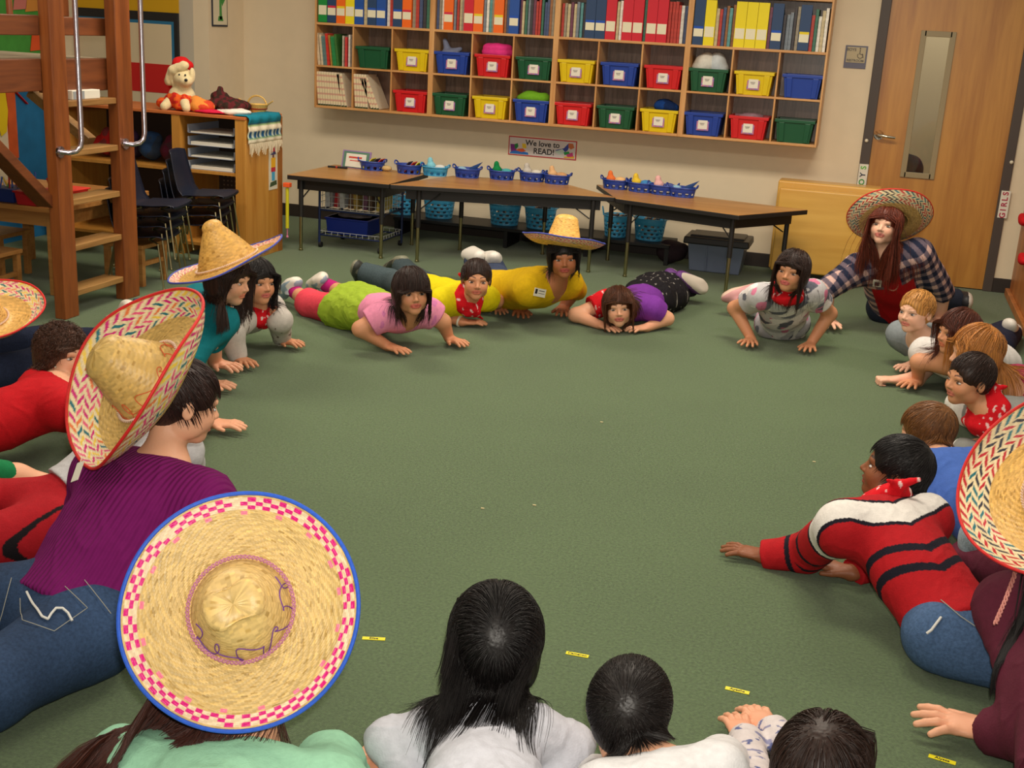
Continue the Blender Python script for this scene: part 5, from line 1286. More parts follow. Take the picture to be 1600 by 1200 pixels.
def person(label, s, skin, head, hf, H, chest, pelvis, right=None, arms=(), legs=(), shirt=None, pants=None, shoes=None, lips=None, hairspec=None, brow=None,
           iris=(.05, .025, .015), bandana=None, face=True, sleeve='short', vox=.0036, sh=.125, sock=None, extra=None, hem=.02, skirt=None, seed=0, wide=1.0, neckhole=.055, eyelook=(0, 0), puff=1.0, look=None, body_back=None, cloth_mat=None, fold=.0045, torso=(.30, .40), clothes_vox=.005, hatless=True, necktop=True):
    head, pelvis = V(head), V(pelvis)
    # shoulders: on the line of sight given, one neck length from the head, on the pelvis side
    if len(chest) == 3 and isinstance(chest, tuple): cu, cv, dn = chest
    else: cu, cv = chest; dn = .195
    d0 = nrm(A(cu, cv, .2) - V(CAM_LOC)); oc = head - V(CAM_LOC); b0 = oc @ d0; m2 = oc @ oc - b0 * b0; dd = (dn * s) ** 2
    if m2 < dd:
        q = math.sqrt(dd - m2); c1, c2 = V(CAM_LOC) + d0 * (b0 - q), V(CAM_LOC) + d0 * (b0 + q)
        chest = min((c1, c2), key=lambda c: np.linalg.norm(c[:2] - pelvis[:2]) + (9 if c[2] < .10 else 0))
    else:
        c1 = V(CAM_LOC) + d0 * b0; chest = head + nrm(c1 - head) * dn * s * 1.05
    def reach(a, b, lo, hi):
        v = b - a; L = np.linalg.norm(v); t_ = min(max(L, lo * s), hi * s)
        if abs(t_ - L) < 1e-6: return b
        hz = v[:2]; hl = np.linalg.norm(hz) + 1e-9; need = math.sqrt(max(t_ * t_ - v[2] ** 2, (.3 * t_) ** 2)); return V(a[0] + hz[0] / hl * need, a[1] + hz[1] / hl * need, b[2])
    pelvis = reach(chest, pelvis, *torso)
    hh = headframe(*hf, head); u = nrm(chest - pelvis); 
    if right is None:
        right = np.cross(V(0, 0, -1.) if abs(u[2]) < .8 else hh[:, 1], u)
    right = perp(u, right); n = nrm(np.cross(u, right))           # n = ventral direction
    root = empty('person', (pelvis[0], pelvis[1], 0), label, 'person')
    F = Field(); I = dict(u=u, n=n, r=right, chest=chest, pelvis=pelvis, head=head, s=s)
    waist = (chest + pelvis) / 2 + u * 0
    # trunk
    cc = chest - u * .05 * s
    F.cone(pelvis, waist, .100 * s * wide, .086 * s * wide, k=.04 * s, flat=.76, n=n)
    F.cone(waist, cc, .086 * s * wide, .098 * s * wide, k=.04 * s, flat=.76, n=n)
    shR = chest + right * sh * s + u * .015 * s; shL = chest - right * sh * s + u * .015 * s
    F.cone(shL, shR, .046 * s, .046 * s, k=.06 * s)
    nb = chest + u * .045 * s; hb = head - hh[:, 2] * H * .30 - hh[:, 1] * H * .12
    F.cone(chest + u * .02 * s, nb + (hb - nb) * .25, .058 * s, .044 * s, k=.04 * s); F.cone(nb, hb, .225 * H, .20 * H, k=.03)
    head_field(F, hh, head, H)
    S = Field(); S.P = [list(q) for q in []]
    g = .010 * s
    hemp = pelvis - u * hem * s
    S.cone(hemp, waist, (.104 * s * wide + g) * puff, (.090 * s * wide + g) * puff, k=.04 * s, flat=.79, n=n, start=.0)
    S.cone(waist, cc, (.090 * s * wide + g) * puff, .101 * s * wide + g, k=.04 * s, flat=.79, n=n)
    S.cone(shL, shR, .046 * s + g, .046 * s + g, k=.06 * s)
    sleeves = [sleeve, sleeve] if isinstance(sleeve, str) else sleeve
    sd = [shR, shL]; I['arms'] = []
    coll = list(F.P[:5])
    for ai, a in enumerate(arms):
        if a is None: continue
        sgn = 1 if ai == 0 else -1; J = sd[ai]
        if 's' in a: J = V(a['s'])
        w = V(a['w']); el = V(a['e']) if a.get('e') is not None else ik(J, w, .205 * s, .185 * s, V(a.get('pole', (0, 0, 0))) + right * sgn * .6 - u * .5)
        I['arms'].append((J, el, w))
        F.cone(J, el, .043 * s, .034 * s, k=.03 * s); F.cone(el, w, .036 * s, .023 * s, k=.018 * s)
        fd = V(a['f']); bk = V(a.get('b', (0, 0, 1))); th = a.get('th', -right * sgn)
        hand(F, w, fd, bk, th, a.get('L', .135 * s ** .9), spread=a.get('spread', 10), curl=a.get('curl', .25), fist=a.get('fist', 0))
        # sleeves
        sl = sleeves[ai]
        if sl == 'long':
            S.cone(J, el, .050 * s + g, .042 * s + g, k=.03 * s); S.cone(el, w, .042 * s + g, .030 * s + g, k=.02 * s, cap=-.004)
        elif sl == 'three': S.cone(J, el, .050 * s + g, .042 * s + g, k=.03 * s, cap=.03 * s)
        elif sl == 'short': S.cone(J, J + (el - J) * .50, .052 * s + g, .050 * s + g, k=.03 * s, cap=-.002)
        elif sl == 'cap': S.cone(J, J + (el - J) * .28, .052 * s + g, .050 * s + g, k=.03 * s, cap=-.002)
        coll.append(('c', J, el, .05 * s, .05 * s, .02, None, None, None, 1, None))
    # neck opening
    S.cone(nb + u * .03 * s, nb + (hb - nb) * 1.1 + u * .05, neckhole * s, neckhole * s * 1.3, k=.006, op=-1)
    # legs
    Lp = Field(); Lp.cone(pelvis - u * .02 * s, waist, .098 * s * wide, .086 * s * wide, k=.03, flat=.85, n=n, cap=-.02 * s)
    SHO = []
    for li, l in enumerate(legs):
        if l is None: continue
        sgn = 1 if li == 0 else -1
        hp = pelvis + right * sgn * .062 * s * wide - u * .03 * s; kn, an, to = V(l['k']), V(l['a']), V(l['t']); kn = reach(hp, kn, .22, .34); an = reach(kn, an, .20, .31); to = an + nrm(to - an) * min(max(np.linalg.norm(to - an), .10 * s), .15 * s)
        F.cone(hp, kn, .064 * s * wide, .046 * s, k=.04 * s); F.cone(kn, an, .050 * s, .030 * s, k=.02 * s)
        if not shoes: F.cone(an, to, .030 * s, .024 * s, k=.02, flat=.8, n=perp(to - an, (0, 0, 1) if abs(nrm(to - an)[2]) < .95 else (0, 1, 0)))
        pl = l.get('pants', 1.0)
        if pants:
            e = .008 * s + .006
            if pl >= 1: Lp.cone(hp, kn, .068 * s * wide + e, .052 * s + e, k=.035 * s); Lp.cone(kn, kn + (an - kn) * (.93 if pl < 1.2 else 1), .058 * s + e, .044 * s + e, k=.02 * s, cap=-.001)
            elif pl > .5:
                q = (pl - .5) * 2; Lp.cone(hp, kn, .068 * s * wide + e, .056 * s + e, k=.035 * s); Lp.cone(kn, kn + (an - kn) * q, .058 * s + e, .056 * s + e, k=.02 * s, cap=-.001)
            else: Lp.cone(hp, hp + (kn - hp) * pl * 2, .082 * s * wide + e, .066 * s + e, k=.035 * s, cap=-.001)
        if shoes: SHO.append((kn, an, to))
    P, Q = F.mesh(vox); P[:, 2] = np.maximum(P[:, 2], .003)
    lips = V(lips) if lips is not None else V(skin) * (.95, .52, .50)
    col = head_tint(P, hh, head, H, skin, lips, brow if brow is not None else (hairspec['col'] if hairspec else H_DARK))
    for (J, el, w) in I['arms']:
        d = np.linalg.norm(P - (w + 0), axis=1); m = np.clip(1 - d / (.13 * s), 0, 1)[:, None]; col = col * (1 - m * .12 * V(0, 1, 1.2))
    body = raw_mesh('body', P, Q, M_SKIN, root, col)
    if face: add_eyes(body, hh, head, H, iris, eyelook)
    if extra: extra(S, I)
    def garment(name, Fd, cf, m, amp, vx, sc=22, parent=root):
        P, Q = Fd.mesh(vx); N = vert_normals(P, Q)
        w = smooth_noise(P, sc / s ** .5, seed + 5) + .45 * np.maximum(ridged(P, sc * 1.7, seed + 9) - .35, 0); P = P + N * (amp * w)[:, None]; P[:, 2] = np.maximum(P[:, 2], .003)
        return raw_mesh(name, P, Q, m, parent, cf(P, I))
    if shirt: garment('shirt', S, shirt, cloth_mat or M_CLOTH, fold * s ** .5, clothes_vox)
    if pants and legs: garment('trousers', Lp, pants[0], pants[1] if len(pants) > 1 else M_CLOTH, .004, clothes_vox)
    if skirt:
        K = Field(); b = pelvis - u * skirt[1] * s
        K.cone(pelvis + u * .06 * s, b, .135 * s * wide + .016, skirt[2] * s, k=.03, flat=.72, n=n, cap=-.001); garment('skirt', K, skirt[0], M_CLOTH, .009, .005, 46)
    if shoes:
        for kn, an, to in SHO:
            fd = nrm(to - an); up = perp(fd, kn - an); L = np.linalg.norm(to - an) ; hl = an - fd * .045 * s - up * .025 * s
            K = Field(); K.cone(hl, to - up * .010 * s, .036 * s, .030 * s, k=.02, flat=.8, n=up); K.cone(an - fd * .012 * s, an + up * .03 * s, .040 * s, .040 * s, k=.02, cap=-.001)
            K.cone(hl + fd * .03 * s, to - fd * .03 * s, .044 * s, .040 * s, k=.02, flat=.75, n=up)
            K.plane(an - up * .052 * s, up, k=.006)
            def shc(P, I, an=an, up=up, fd=fd, hl=hl):
                h = (P - an) @ up; q = (P - hl) @ fd / max(L, .05); c = np.tile(rgb(shoes[0]), (len(P), 1))
                c[(h < -.030 * s)] = rgb(shoes[1])
                if len(shoes) > 2: c[(h > -.030 * s) & (smooth_noise(P, 80, 3) > .15)] = rgb(shoes[2])
                c[(h > .012 * s) & (q < .5)] = rgb(shoes[3]) if len(shoes) > 3 else rgb(shoes[0])
                return c
            garment('shoe', K, shc, M_SHOE, .0, .004)
            if sock:
                K = Field(); K.cone(an + (kn - an) * .02, an + (kn - an) * sock[1], .036 * s, .038 * s, k=.01, cap=0); garment('sock', K, const(sock[0]), M_CLOTH, .001, .004)
    if bandana:
        K = Field(); M3 = np.stack([right, n, u], 1); nk = nb + (hb - nb) * .25
        K.ell(nk, (.085 * s, .085 * s, .034 * s), M3, k=.02); K.ell(nk + u * .02 * s + n * .015 * s, (.07 * s, .075 * s, .03 * s), M3, k=.02)
        bd = bandana if isinstance(bandana, dict) else {}
        tipv = V(bd['tip']) if 'tip' in bd else chest + n * .10 * s - u * .02 * s
        ctr = nk + n * .055 * s; K.cone(ctr, tipv, .060 * s, .012, k=.03, flat=.42, n=perp(tipv - ctr, n))
        if bd.get('knot', True): K.ell(nk - n * .085 * s, (.022 * s, .016 * s, .014 * s), M3, k=.012); K.cone(nk - n * .09 * s, nk - n * .12 * s + right * .04 * s - u * .02, .012, .006, k=.01); K.cone(nk - n * .09 * s, nk - n * .11 * s - right * .04 * s, .012, .006, k=.01)
        K.cone(nb, hb, .19 * H, .17 * H, k=.004, op=-1)
        garment('bandana', K, lambda P, I: bandana_cols(P, seed), M_CLOTH, .005, .004, 60)
    if hairspec:
        hs = dict(hairspec); c_ = hs.pop('col'); hair(root, hh, head, H, c_, collide=[tuple(q) for q in coll], seed=seed + 1, **hs)
    I['S'] = S; I['Lp'] = Lp; I['F'] = F; I['hh'] = hh; I['root'] = root; I['nb'] = nb; I['hb'] = hb
    return I
def onsurf(F, u, v):
    """where the line of sight through (u, v) meets the surface of a field"""
    d = nrm(A(u, v, .1) - V(CAM_LOC)); t = 1.5
    for _ in range(90):
        q = float(F.eval((V(CAM_LOC) + d * t)[None])[0])
        if q < .0015: break
        t += min(q * .8, .1)
    X = V(CAM_LOC) + d * t; e = 2e-3; d0 = F.eval(X[None])[0]
    g = nrm([float(F.eval((X + V(*o))[None])[0] - d0) for o in ((e, 0, 0), (0, e, 0), (0, 0, e))]); return X, g
def seam(name, F, pts, r, m, root, lift=.006, n=10):
    P = []
    for i in range(len(pts) - 1):
        for k in range(n):
            t = k / n; P.append((pts[i][0] * (1 - t) + pts[i + 1][0] * t, pts[i][1] * (1 - t) + pts[i + 1][1] * t))
    P.append(pts[-1]); W = []
    for u, v in P:
        X, g = onsurf(F, u, v); W.append(X + g * lift)
    MB().tube(W, r, 6).build(name, m, root, smooth=True)
def card_on(name, F, u, v, w, h, m, root, lift=.008, roll=0):
    X, g = onsurf(F, u, v); up = perp(g, (0, 0, 1)); sd = np.cross(up, g); q = math.radians(roll); sd, up = sd * math.cos(q) + up * math.sin(q), up * math.cos(q) - sd * math.sin(q)
    b = MB().box((0, 0, 0), (w, h, .0016)).build(name, m); M = Rcols(sd, up, g).to_4x4(); M.translation = Vector(tuple(X + g * lift)); b.matrix_basis = M; attach(b, root); return b
def arm(w, f, e=None, **k): d = dict(w=w, f=f, e=e); d.update(k); return d
def hdir(u0, v0, u1, v1, z=.015): return nrm(A(u1, v1, z) - A(u0, v0, z))

JEANS = lambda c: (lambda P, I: np.tile(rgb(c), (len(P), 1)) * (1 + .25 * smooth_noise(P, 18, 2))[:, None])
# pink shirt girl, centre left
wr, wl_ = A(606, 541, .03), A(702, 529, .03)
person('person in pink shirt and lime skirt lying propped on bent arms', 1.12, SKIN_M, A(643, 456, .33), (14, 4, -3), .225, (630, 492), A(548, 475, .10),
       arms=[arm(wr, hdir(606, 545, 640, 556), e=A(563, 514, .12), spread=10), arm(wl_, hdir(702, 533, 730, 543), e=A(692, 503, .13))],
       legs=[dict(k=A(487, 476, .06), a=A(456, 452, .10), t=A(436, 466, .02) + V(0, 0, .015), pants=.62), dict(k=A(545, 455, .06), a=A(503, 442, .10), t=A(480, 447, .03), pants=.62)],
       shirt=speckle((226, 140, 172), [(206, 120, 170)], 40, .6), sleeve='short', pants=(const((222, 70, 86)),), skirt=(const((150, 176, 50)), .12, .18), shoes=((150, 170, 190), (226, 220, 206), (226, 222, 214), (200, 206, 214)), sock=((176, 30, 110), .45),
       hairspec=dict(col=H_DARK, style='long', length=.21, bang=.085, n=1500, r=.0013, vox=.0045, cut_ear=False, grav=.9), hem=-.06, lips=srgb(196, 90, 84))
# yellow shirt boy
I9 = person('person in bright yellow T-shirt and red bandana lying on the carpet', 1.1, SKIN_M, A(744, 437, .29), (6, 2, 2), .215, (722, 468), A(650, 447, .10),
       arms=[arm(A(722, 503, .03), hdir(722, 503, 750, 504), e=A(690, 492, .05)), arm(A(778, 480, .03), hdir(778, 485, 786, 495), e=A(776, 470, .12))],
       legs=[dict(k=A(606, 438, .07), a=A(582, 428, .10), t=A(565, 438, .03)), dict(k=A(640, 425, .06), a=A(624, 415, .10), t=A(604, 421, .04))],
       shirt=const((220, 204, 16)), sleeve='short', pants=(JEANS((66, 80, 84)), M_DENIM), shoes=((56, 58, 54), (130, 130, 110), (110, 110, 96)), bandana=dict(tip=A(752, 497, .05)),
       hairspec=dict(col=H_DARK, style='short', length=.045, bang=0, n=1100, r=.0013, vox=.0045), seed=2, lips=srgb(190, 100, 84))
def wrist_ring(I, k, r, w, m, name, back=.015):
    J, E_, W_ = I['arms'][k]; d = nrm(W_ - E_); a1 = perp(d, (0, 0, 1)); a2 = np.cross(d, a1); c = W_ - d * back
    MB().tube([tuple(c + r * (math.cos(a) * a1 + math.sin(a) * a2)) for a in np.linspace(0, 6.283, 24, endpoint=False)], w, 6, closed=True).build(name, m, I['root'], smooth=True)
wrist_ring(I9, 0, .026, .008, WHITE, 'wristband')
# yellow top woman
I10 = person('person in mustard yellow sweater and straw sombrero pushing up on both hands', 1.33, SKIN_T, A(881, 402, .415), (4, 0, -4), .222, (852, 448), A(805, 462, .12),
       arms=[arm(A(812, 483, .04), hdir(812, 483, 816, 502), e=A(796, 452, .15), b=(0, 0, 1)), arm(A(880, 481, .04), hdir(880, 483, 882, 500), e=A(899, 452, .15))],
       legs=[dict(k=A(782, 437, .08), a=A(772, 415, .16), t=A(773, 404, .22)), dict(k=A(768, 437, .08), a=A(757, 410, .17), t=A(758, 402, .24))],
       shirt=const((206, 168, 14)), sleeve='three', pants=(JEANS((64, 76, 104)), M_DENIM), shoes=((226, 222, 214), (230, 226, 216)), fold=.005, neckhole=.046,
       hairspec=dict(col=H_BLACK, style='long', length=.16, n=500, r=.0014, vox=.005), seed=3, lips=srgb(170, 74, 70), sh=.12)
_nt2 = card_on('name_tag', I10['S'], 842, 457, .085, .045, WHITE, I10['root'], roll=-14)
MB().box((-.028, .004, .0012), (.016, .026, .001)).box((.012, .010, .0012), (.04, .004, .001)).box((.012, -.004, .0012), (.045, .0025, .001)).build('tag_print', _bk, lp=_nt2)
sombrero('straw sombrero with blue rim worn above the mustard yellow sweater', I10['head'] + V(-.012, .01, .062), nrm(V(.02, .22, 1)), R=.225, rc=.098, hc=.17, edge='bluedark', style='redpink', curl=.045, nr=50, nt=240, cone=.66, dent=.0, base=(232, 186, 100), side=_R)
# purple shirt girl resting on folded arms
person('person in purple shirt with red sleeve resting chin on folded arms', 1.1, SKIN_L, A(966, 480, .145), (4, 3, -6), .215, (985, 477), A(1022, 462, .09),
       arms=[arm(A(938, 508, .025), hdir(940, 507, 972, 517), e=A(899, 492, .05)), arm(A(1010, 512, .025), hdir(1010, 512, 975, 516), e=A(1042, 498, .06))],
       legs=[dict(k=A(1030, 452, .06), a=A(1042, 443, .08), t=A(1060, 447, .05)), dict(k=A(1040, 446, .06), a=A(1056, 440, .12), t=A(1058, 430, .20))],
       shirt=lambda P, I: np.where(((P - I['chest']) @ I['r'] < -.08)[:, None] * 0 + ((P - I['chest']) @ I['r'] > .105)[:, None], bandana_cols(P, 4), np.tile(rgb((118, 52, 150)), (len(P), 1))),
       sleeve='short', pants=(const((26, 24, 28)),), skirt=(speckle((24, 22, 26), [(150, 146, 140)], 130, .72), .14, .17), shoes=((96, 50, 120), (214, 204, 190)), sock=((200, 130, 90), .3),
       hairspec=dict(col=srgb(84, 48, 28), style='long', length=.20, n=1400, r=.0013, vox=.0045, curl=.25), seed=4, iris=(.10, .08, .06), lips=srgb(196, 96, 92))
# floral top girl
person('person in pink and grey patterned top with red bandana, arms straight, by the tan panel', 1.1, SKIN_M, A(1237, 424, .46), (-16, 4, 6), .215, (1228, 462), A(1222, 508, .10),
       right=-_R, arms=[arm(A(1174, 530, .035), hdir(1176, 528, 1160, 540), e=None, pole=V(.0, .3, 0), spread=16), arm(A(1266, 538, .035), hdir(1266, 538, 1258, 552), e=None, pole=V(0, .3, 0), spread=14)],
       legs=[dict(k=A(1205, 485, .06), a=A(1178, 468, .12), t=A(1172, 455, .16)), dict(k=A(1235, 480, .06), a=A(1232, 462, .1), t=A(1240, 455, .05))],
       shirt=speckle((190, 188, 190), [(110, 112, 124), (206, 120, 150), (96, 98, 110), (226, 222, 220)], 46, .35, 3), sleeve='short', pants=(speckle((176, 172, 178), [(104, 104, 116), (190, 110, 140)], 46, .35, 3),), shoes=((206, 150, 150), (220, 190, 170)), bandana=dict(tip=A(1217, 482, .20)),
       hairspec=dict(col=H_DARK, style='long', length=.26, n=1600, r=.0013, vox=.0045, side=.6), seed=5, lips=srgb(206, 96, 100), puff=1.12, hem=.10)
# plaid shirt woman
def plaid(P, I):
    a = P @ I['u']; b = P @ I['r']; c = P @ I['n']
    x = (np.sin(a * 95) > .1).astype(float) + (np.sin((b + c * .6) * 95) > .1)
    o = np.tile(rgb((34, 40, 62)), (len(P), 1)); o[x == 1] = rgb((104, 92, 104)); o[x == 2] = rgb((206, 170, 160))
    aa = (P - I['chest']) @ I['u']; fr = (np.abs((P - I['chest']) @ I['r']) < .05 + .07 * (aa < -.07)) & ((P - I['chest']) @ I['n'] > .02); o[fr] = rgb((176, 18, 24)); return o
I13 = person('person in plaid shirt over red top wearing a large patterned sombrero by the door', 1.36, SKIN_P, A(1383, 352, .64), (-12, 8, 4), .225, (1387, 412), A(1385, 478, .14),
       right=-_R, arms=[arm(A(1293, 500, .045), hdir(1293, 500, 1304, 517), e=A(1291, 452, .24), spread=18), arm(A(1468, 500, .045), hdir(1468, 500, 1462, 516), e=A(1473, 455, .24))],
       legs=[dict(k=A(1440, 470, .09), a=A(1478, 470, .09), t=A(1488, 462, .05)), dict(k=A(1440, 455, .09), a=A(1462, 450, .09), t=A(1470, 440, .05))],
       shirt=plaid, sleeve='three', pants=(JEANS((34, 40, 54)), M_DENIM), shoes=((34, 32, 36), (206, 200, 190)), fold=.006, hem=.12, puff=1.1,
       hairspec=dict(col=srgb(104, 44, 26), style='long', length=.40, n=2800, r=.0015, vox=.005, side=.4, curl=.12), seed=6, lips=srgb(190, 96, 90), iris=(.10, .08, .06), wide=1.04)
bdg = card_on('name_badge', I13['S'], 1371, 439, .046, .056, WHITE, I13['root'], lift=.02)
MB().box((0, -.004, .0014), (.026, .030, .001)).build('badge_photo', mat('badge_dark', (50, 56, 70), .5), lp=bdg)
nk = MB()
for k in range(22):
    t = k / 21; s_ = I13['nb'] + I13['r'] * (.05 * math.cos(math.pi * t)) + I13['n'] * (.085 + .045 * math.sin(math.pi * t)) - I13['u'] * .15 * math.sin(math.pi * t)
    nk.ell(s_, .0065, 8)
nk.build('bead_necklace', mat('beads', (190, 120, 100), .3), I13['root'], smooth=True)
sombrero('large red rimmed sombrero tilted back, patterned underside showing, near the door', I13['head'] + _F * .075 + V(.045, 0, .03), nrm(V(-.16, .85, .80)), R=.235, rc=.10, hc=.15, edge='red', style='redblack', curl=.055, nr=60, nt=280, cone=.7, dent=0, side=_R, base=(196, 160, 96))
# blond boy
person('person with short blond hair in grey T-shirt propped on one elbow', 1.12, SKIN_P, A(1431, 487, .33), (-34, 0, 0), .215, (1446, 533), A(1500, 540, .10),
       arms=[arm(A(1425, 570, .03), hdir(1425, 570, 1408, 575), e=A(1450, 560, .05)), arm(A(1404, 594, .03), hdir(1404, 594, 1378, 592), e=A(1432, 592, .035), fist=1, b=(0, 0, 1))],
       legs=[dict(k=A(1560, 540, .06), a=A(1580, 520, .07), t=A(1590, 515, .04)), dict(k=A(1550, 525, .06), a=A(1572, 515, .1), t=A(1578, 508, .16))],
       shirt=const((130, 138, 142)), sleeve='short', pants=(const((34, 36, 56)),), shoes=((220, 214, 204), (210, 206, 196)),
       hairspec=dict(col=H_BLOND, style='short', length=.03, n=1100, r=.0012, vox=.0045), seed=7, brow=srgb(170, 120, 80), iris=(.08, .10, .13), lips=srgb(214, 120, 110))
# girl in white tee, hidden behind the blond woman
person('person with dark auburn hair in white shirt with purple trim, mostly hidden', 1.12, SKIN_M, A(1497, 520, .34), (-58, 0, 0), .215, (1488, 562), A(1580, 560, .10),
       arms=[arm(A(1470, 560, .03), hdir(1470, 560, 1450, 562), e=A(1480, 556, .12)), arm(A(1434, 596, .035), hdir(1434, 596, 1406, 606), e=A(1436, 566, .15), spread=14)],
       shirt=lambda P, I: np.where((np.abs((P - I['chest']) @ I['n'] - .06) < .012)[:, None], rgb((130, 50, 150))[None], rgb((214, 210, 206))[None]), sleeve='cap',
       hairspec=dict(col=srgb(84, 40, 26), style='long', length=.24, n=1000, r=.0013, vox=.005), seed=8)
# blond woman
person('person with long blond hair in raspberry shirt looking across the circle', 1.32, SKIN_L, A(1524, 551, .40), (-72, -6, 4), .225, (1585, 612), A(1690, 600, .12),
       arms=[arm(A(1540, 600, .03), hdir(1540, 600, 1510, 605)), arm(A(1545, 690, .03), hdir(1545, 690, 1520, 700), e=A(1570, 672, .08))],
       shirt=const((160, 44, 84)), sleeve='short', hairspec=dict(col=srgb(172, 112, 52), style='long', length=.32, n=1900, r=.0014, vox=.0045, side=.5), seed=9, lips=srgb(206, 110, 100), iris=(.06, .07, .08))
# boy with dark hair, grey vest and red bandana
person('person with dark short hair, grey top and red bandana beside the blond hair', 1.12, SKIN_M, A(1514, 593, .34), (-52, 0, 2), .215, (1565, 655), A(1660, 660, .11),
       arms=[arm(A(1500, 640, .03), hdir(1500, 640, 1470, 645)), arm(A(1500, 700, .03), hdir(1500, 700, 1478, 706), e=A(1553, 720, .06))],
       shirt=lambda P, I: np.where((np.abs((P - I['chest']) @ I['r']) > .125)[:, None], rgb((222, 218, 212))[None], rgb((132, 134, 130))[None]), sleeve='long', bandana=dict(tip=A(1482, 640, .14)),
       hairspec=dict(col=H_DARK, style='short', length=.04, n=1500, r=.0012, vox=.004), seed=10, lips=srgb(200, 110, 96))
# brown haired boy, blue shirt
person('person with light brown hair in blue T-shirt lying behind the striped sweater', 1.12, SKIN_L, A(1448, 675, .29), (-95, -12, 10), .215, (1478, 740), A(1556, 832, .12),
       arms=[arm(A(1400, 745, .03), hdir(1400, 745, 1380, 750)), arm(A(1418, 842, .04), hdir(1418, 842, 1400, 842), e=A(1452, 868, .05))],
       legs=[dict(k=A(1660, 890, .08), a=A(1720, 900, .08), t=A(1750, 900, .04)), dict(k=A(1660, 850, .08), a=A(1720, 850, .08), t=A(1750, 850, .04))],
       shirt=lambda P, I: np.where((np.abs(np.linalg.norm(P - I['arms'][1][0], axis=1) - .085) < .022)[:, None] & (np.abs((P - I['chest']) @ I['r']) > .10)[:, None], rgb((216, 218, 222))[None], rgb((66, 100, 176))[None]), sleeve='short', pants=(JEANS((140, 160, 170)), M_DENIM),
       hairspec=dict(col=srgb(112, 72, 36), style='short', length=.05, n=2400, r=.0011, vox=.0036), seed=11, fold=.008, hem=.0)
# striped sweater boy
def stripes(P, I):
    o = np.tile(rgb((170, 22, 30)), (len(P), 1)); s = I['s']; q = P - I['chest']; a = q @ I['u']; b = q @ I['r']
    J, E_, W_ = I['arms'][1]
    def seg(p0, p1):
        ab = p1 - p0; t = ((P - p0) @ ab) / (ab @ ab); d = np.linalg.norm(P - p0 - t.clip(0, 1)[:, None] * ab, axis=1); return t, d
    navy, white = rgb((24, 22, 34)), rgb((222, 218, 212))
    va = a - .45 * np.abs(b + .02) + .0
    o[(np.abs(va + .035) < .052)] = navy; o[(np.abs(va + .035) < .040)] = white
    for c0 in (-.175, -.245): o[np.abs(va - c0) < .013] = navy
    for (J, E_, W_) in I['arms']:
        t1, d1 = seg(J, E_); t2, d2 = seg(E_, W_); L1 = np.linalg.norm(E_ - J); L2 = np.linalg.norm(W_ - E_)
        x = np.where(d1 < d2, t1 * L1, L1 + t2 * L2); m = (np.minimum(d1, d2) < .075) & (x > .055)
        o[m] = rgb((170, 22, 30)); o[m & (x < .095)] = white; o[m & (x > .095) & (x < .110)] = navy
        for c0 in (.22, .29, .36): o[m & (np.abs(x - c0) < .009)] = navy
    return o
I19 = person('person with black hair in red sweater with white chest band and dark stripes', 1.17, SKIN_D, A(1399, 735, .37), (-92, 10, -4), .218, (1388, 825), A(1480, 968, .115),
       right=None, arms=[arm(A(1330, 895, .03), hdir(1330, 895, 1300, 885), e=A(1420, 860, .05)), arm(A(1192, 868, .028), hdir(1190, 867, 1150, 858), e=A(1262, 862, .075), spread=16, L=.145)],
       legs=[dict(k=A(1640, 985, .085), a=A(1760, 1000, .08), t=A(1790, 1000, .04)), dict(k=A(1590, 1040, .085), a=A(1700, 1075, .08), t=A(1740, 1080, .04))],
       shirt=stripes, sleeve='long', pants=(JEANS((70, 96, 132)), M_DENIM), bandana=dict(tip=A(1330, 800, .24)), vox=.003, clothes_vox=.004,
       hairspec=dict(col=srgb(18, 14, 14), style='short', length=.055, n=3200, r=.0010, vox=.003), seed=12, lips=srgb(150, 80, 66), fold=.006, hem=.03, puff=1.05)
_th2 = mat('seam_thread', (150, 150, 140), .8)
seam('pocket_swoosh', I19['Lp'], [(1449, 990), (1456, 985), (1470, 966)], .0035, mat('white_stitch', (214, 214, 208), .7), I19['root'])
seam('jeans_seam', I19['Lp'], [(1470, 940), (1500, 965), (1530, 985)], .0014, _th2, I19['root']); seam('jeans_seam', I19['Lp'], [(1500, 915), (1525, 925), (1550, 950)], .0014, _th2, I19['root'])
# girl behind the teal scarf
person('person in pale speckled long sleeves and red bandana, beside the teal scarf', 1.12, SKIN_M, A(402, 441, .36), (34, 4, 4), .215, (393, 490), A(345, 500, .12),
       arms=[arm(A(372, 560, .035), hdir(372, 562, 390, 572), e=A(362, 520, .16)), arm(A(440, 531, .035), hdir(440, 533, 474, 541), e=A(437, 500, .17))],
       legs=[dict(k=A(270, 480, .06), a=A(225, 485, .07), t=A(195, 490, .04)), dict(k=A(260, 500, .06), a=A(215, 500, .07), t=A(190, 500, .04))],
       shirt=speckle((190, 184, 176), [(110, 90, 84)], 120, .72), sleeve='long', pants=(const((60, 66, 90)),), shoes=((220, 214, 200), (226, 220, 206)), bandana=dict(tip=A(403, 503, .12)),
       hairspec=dict(col=H_BLACK, style='long', length=.22, n=1200, r=.0013, vox=.0045), seed=13, lips=srgb(196, 96, 92))
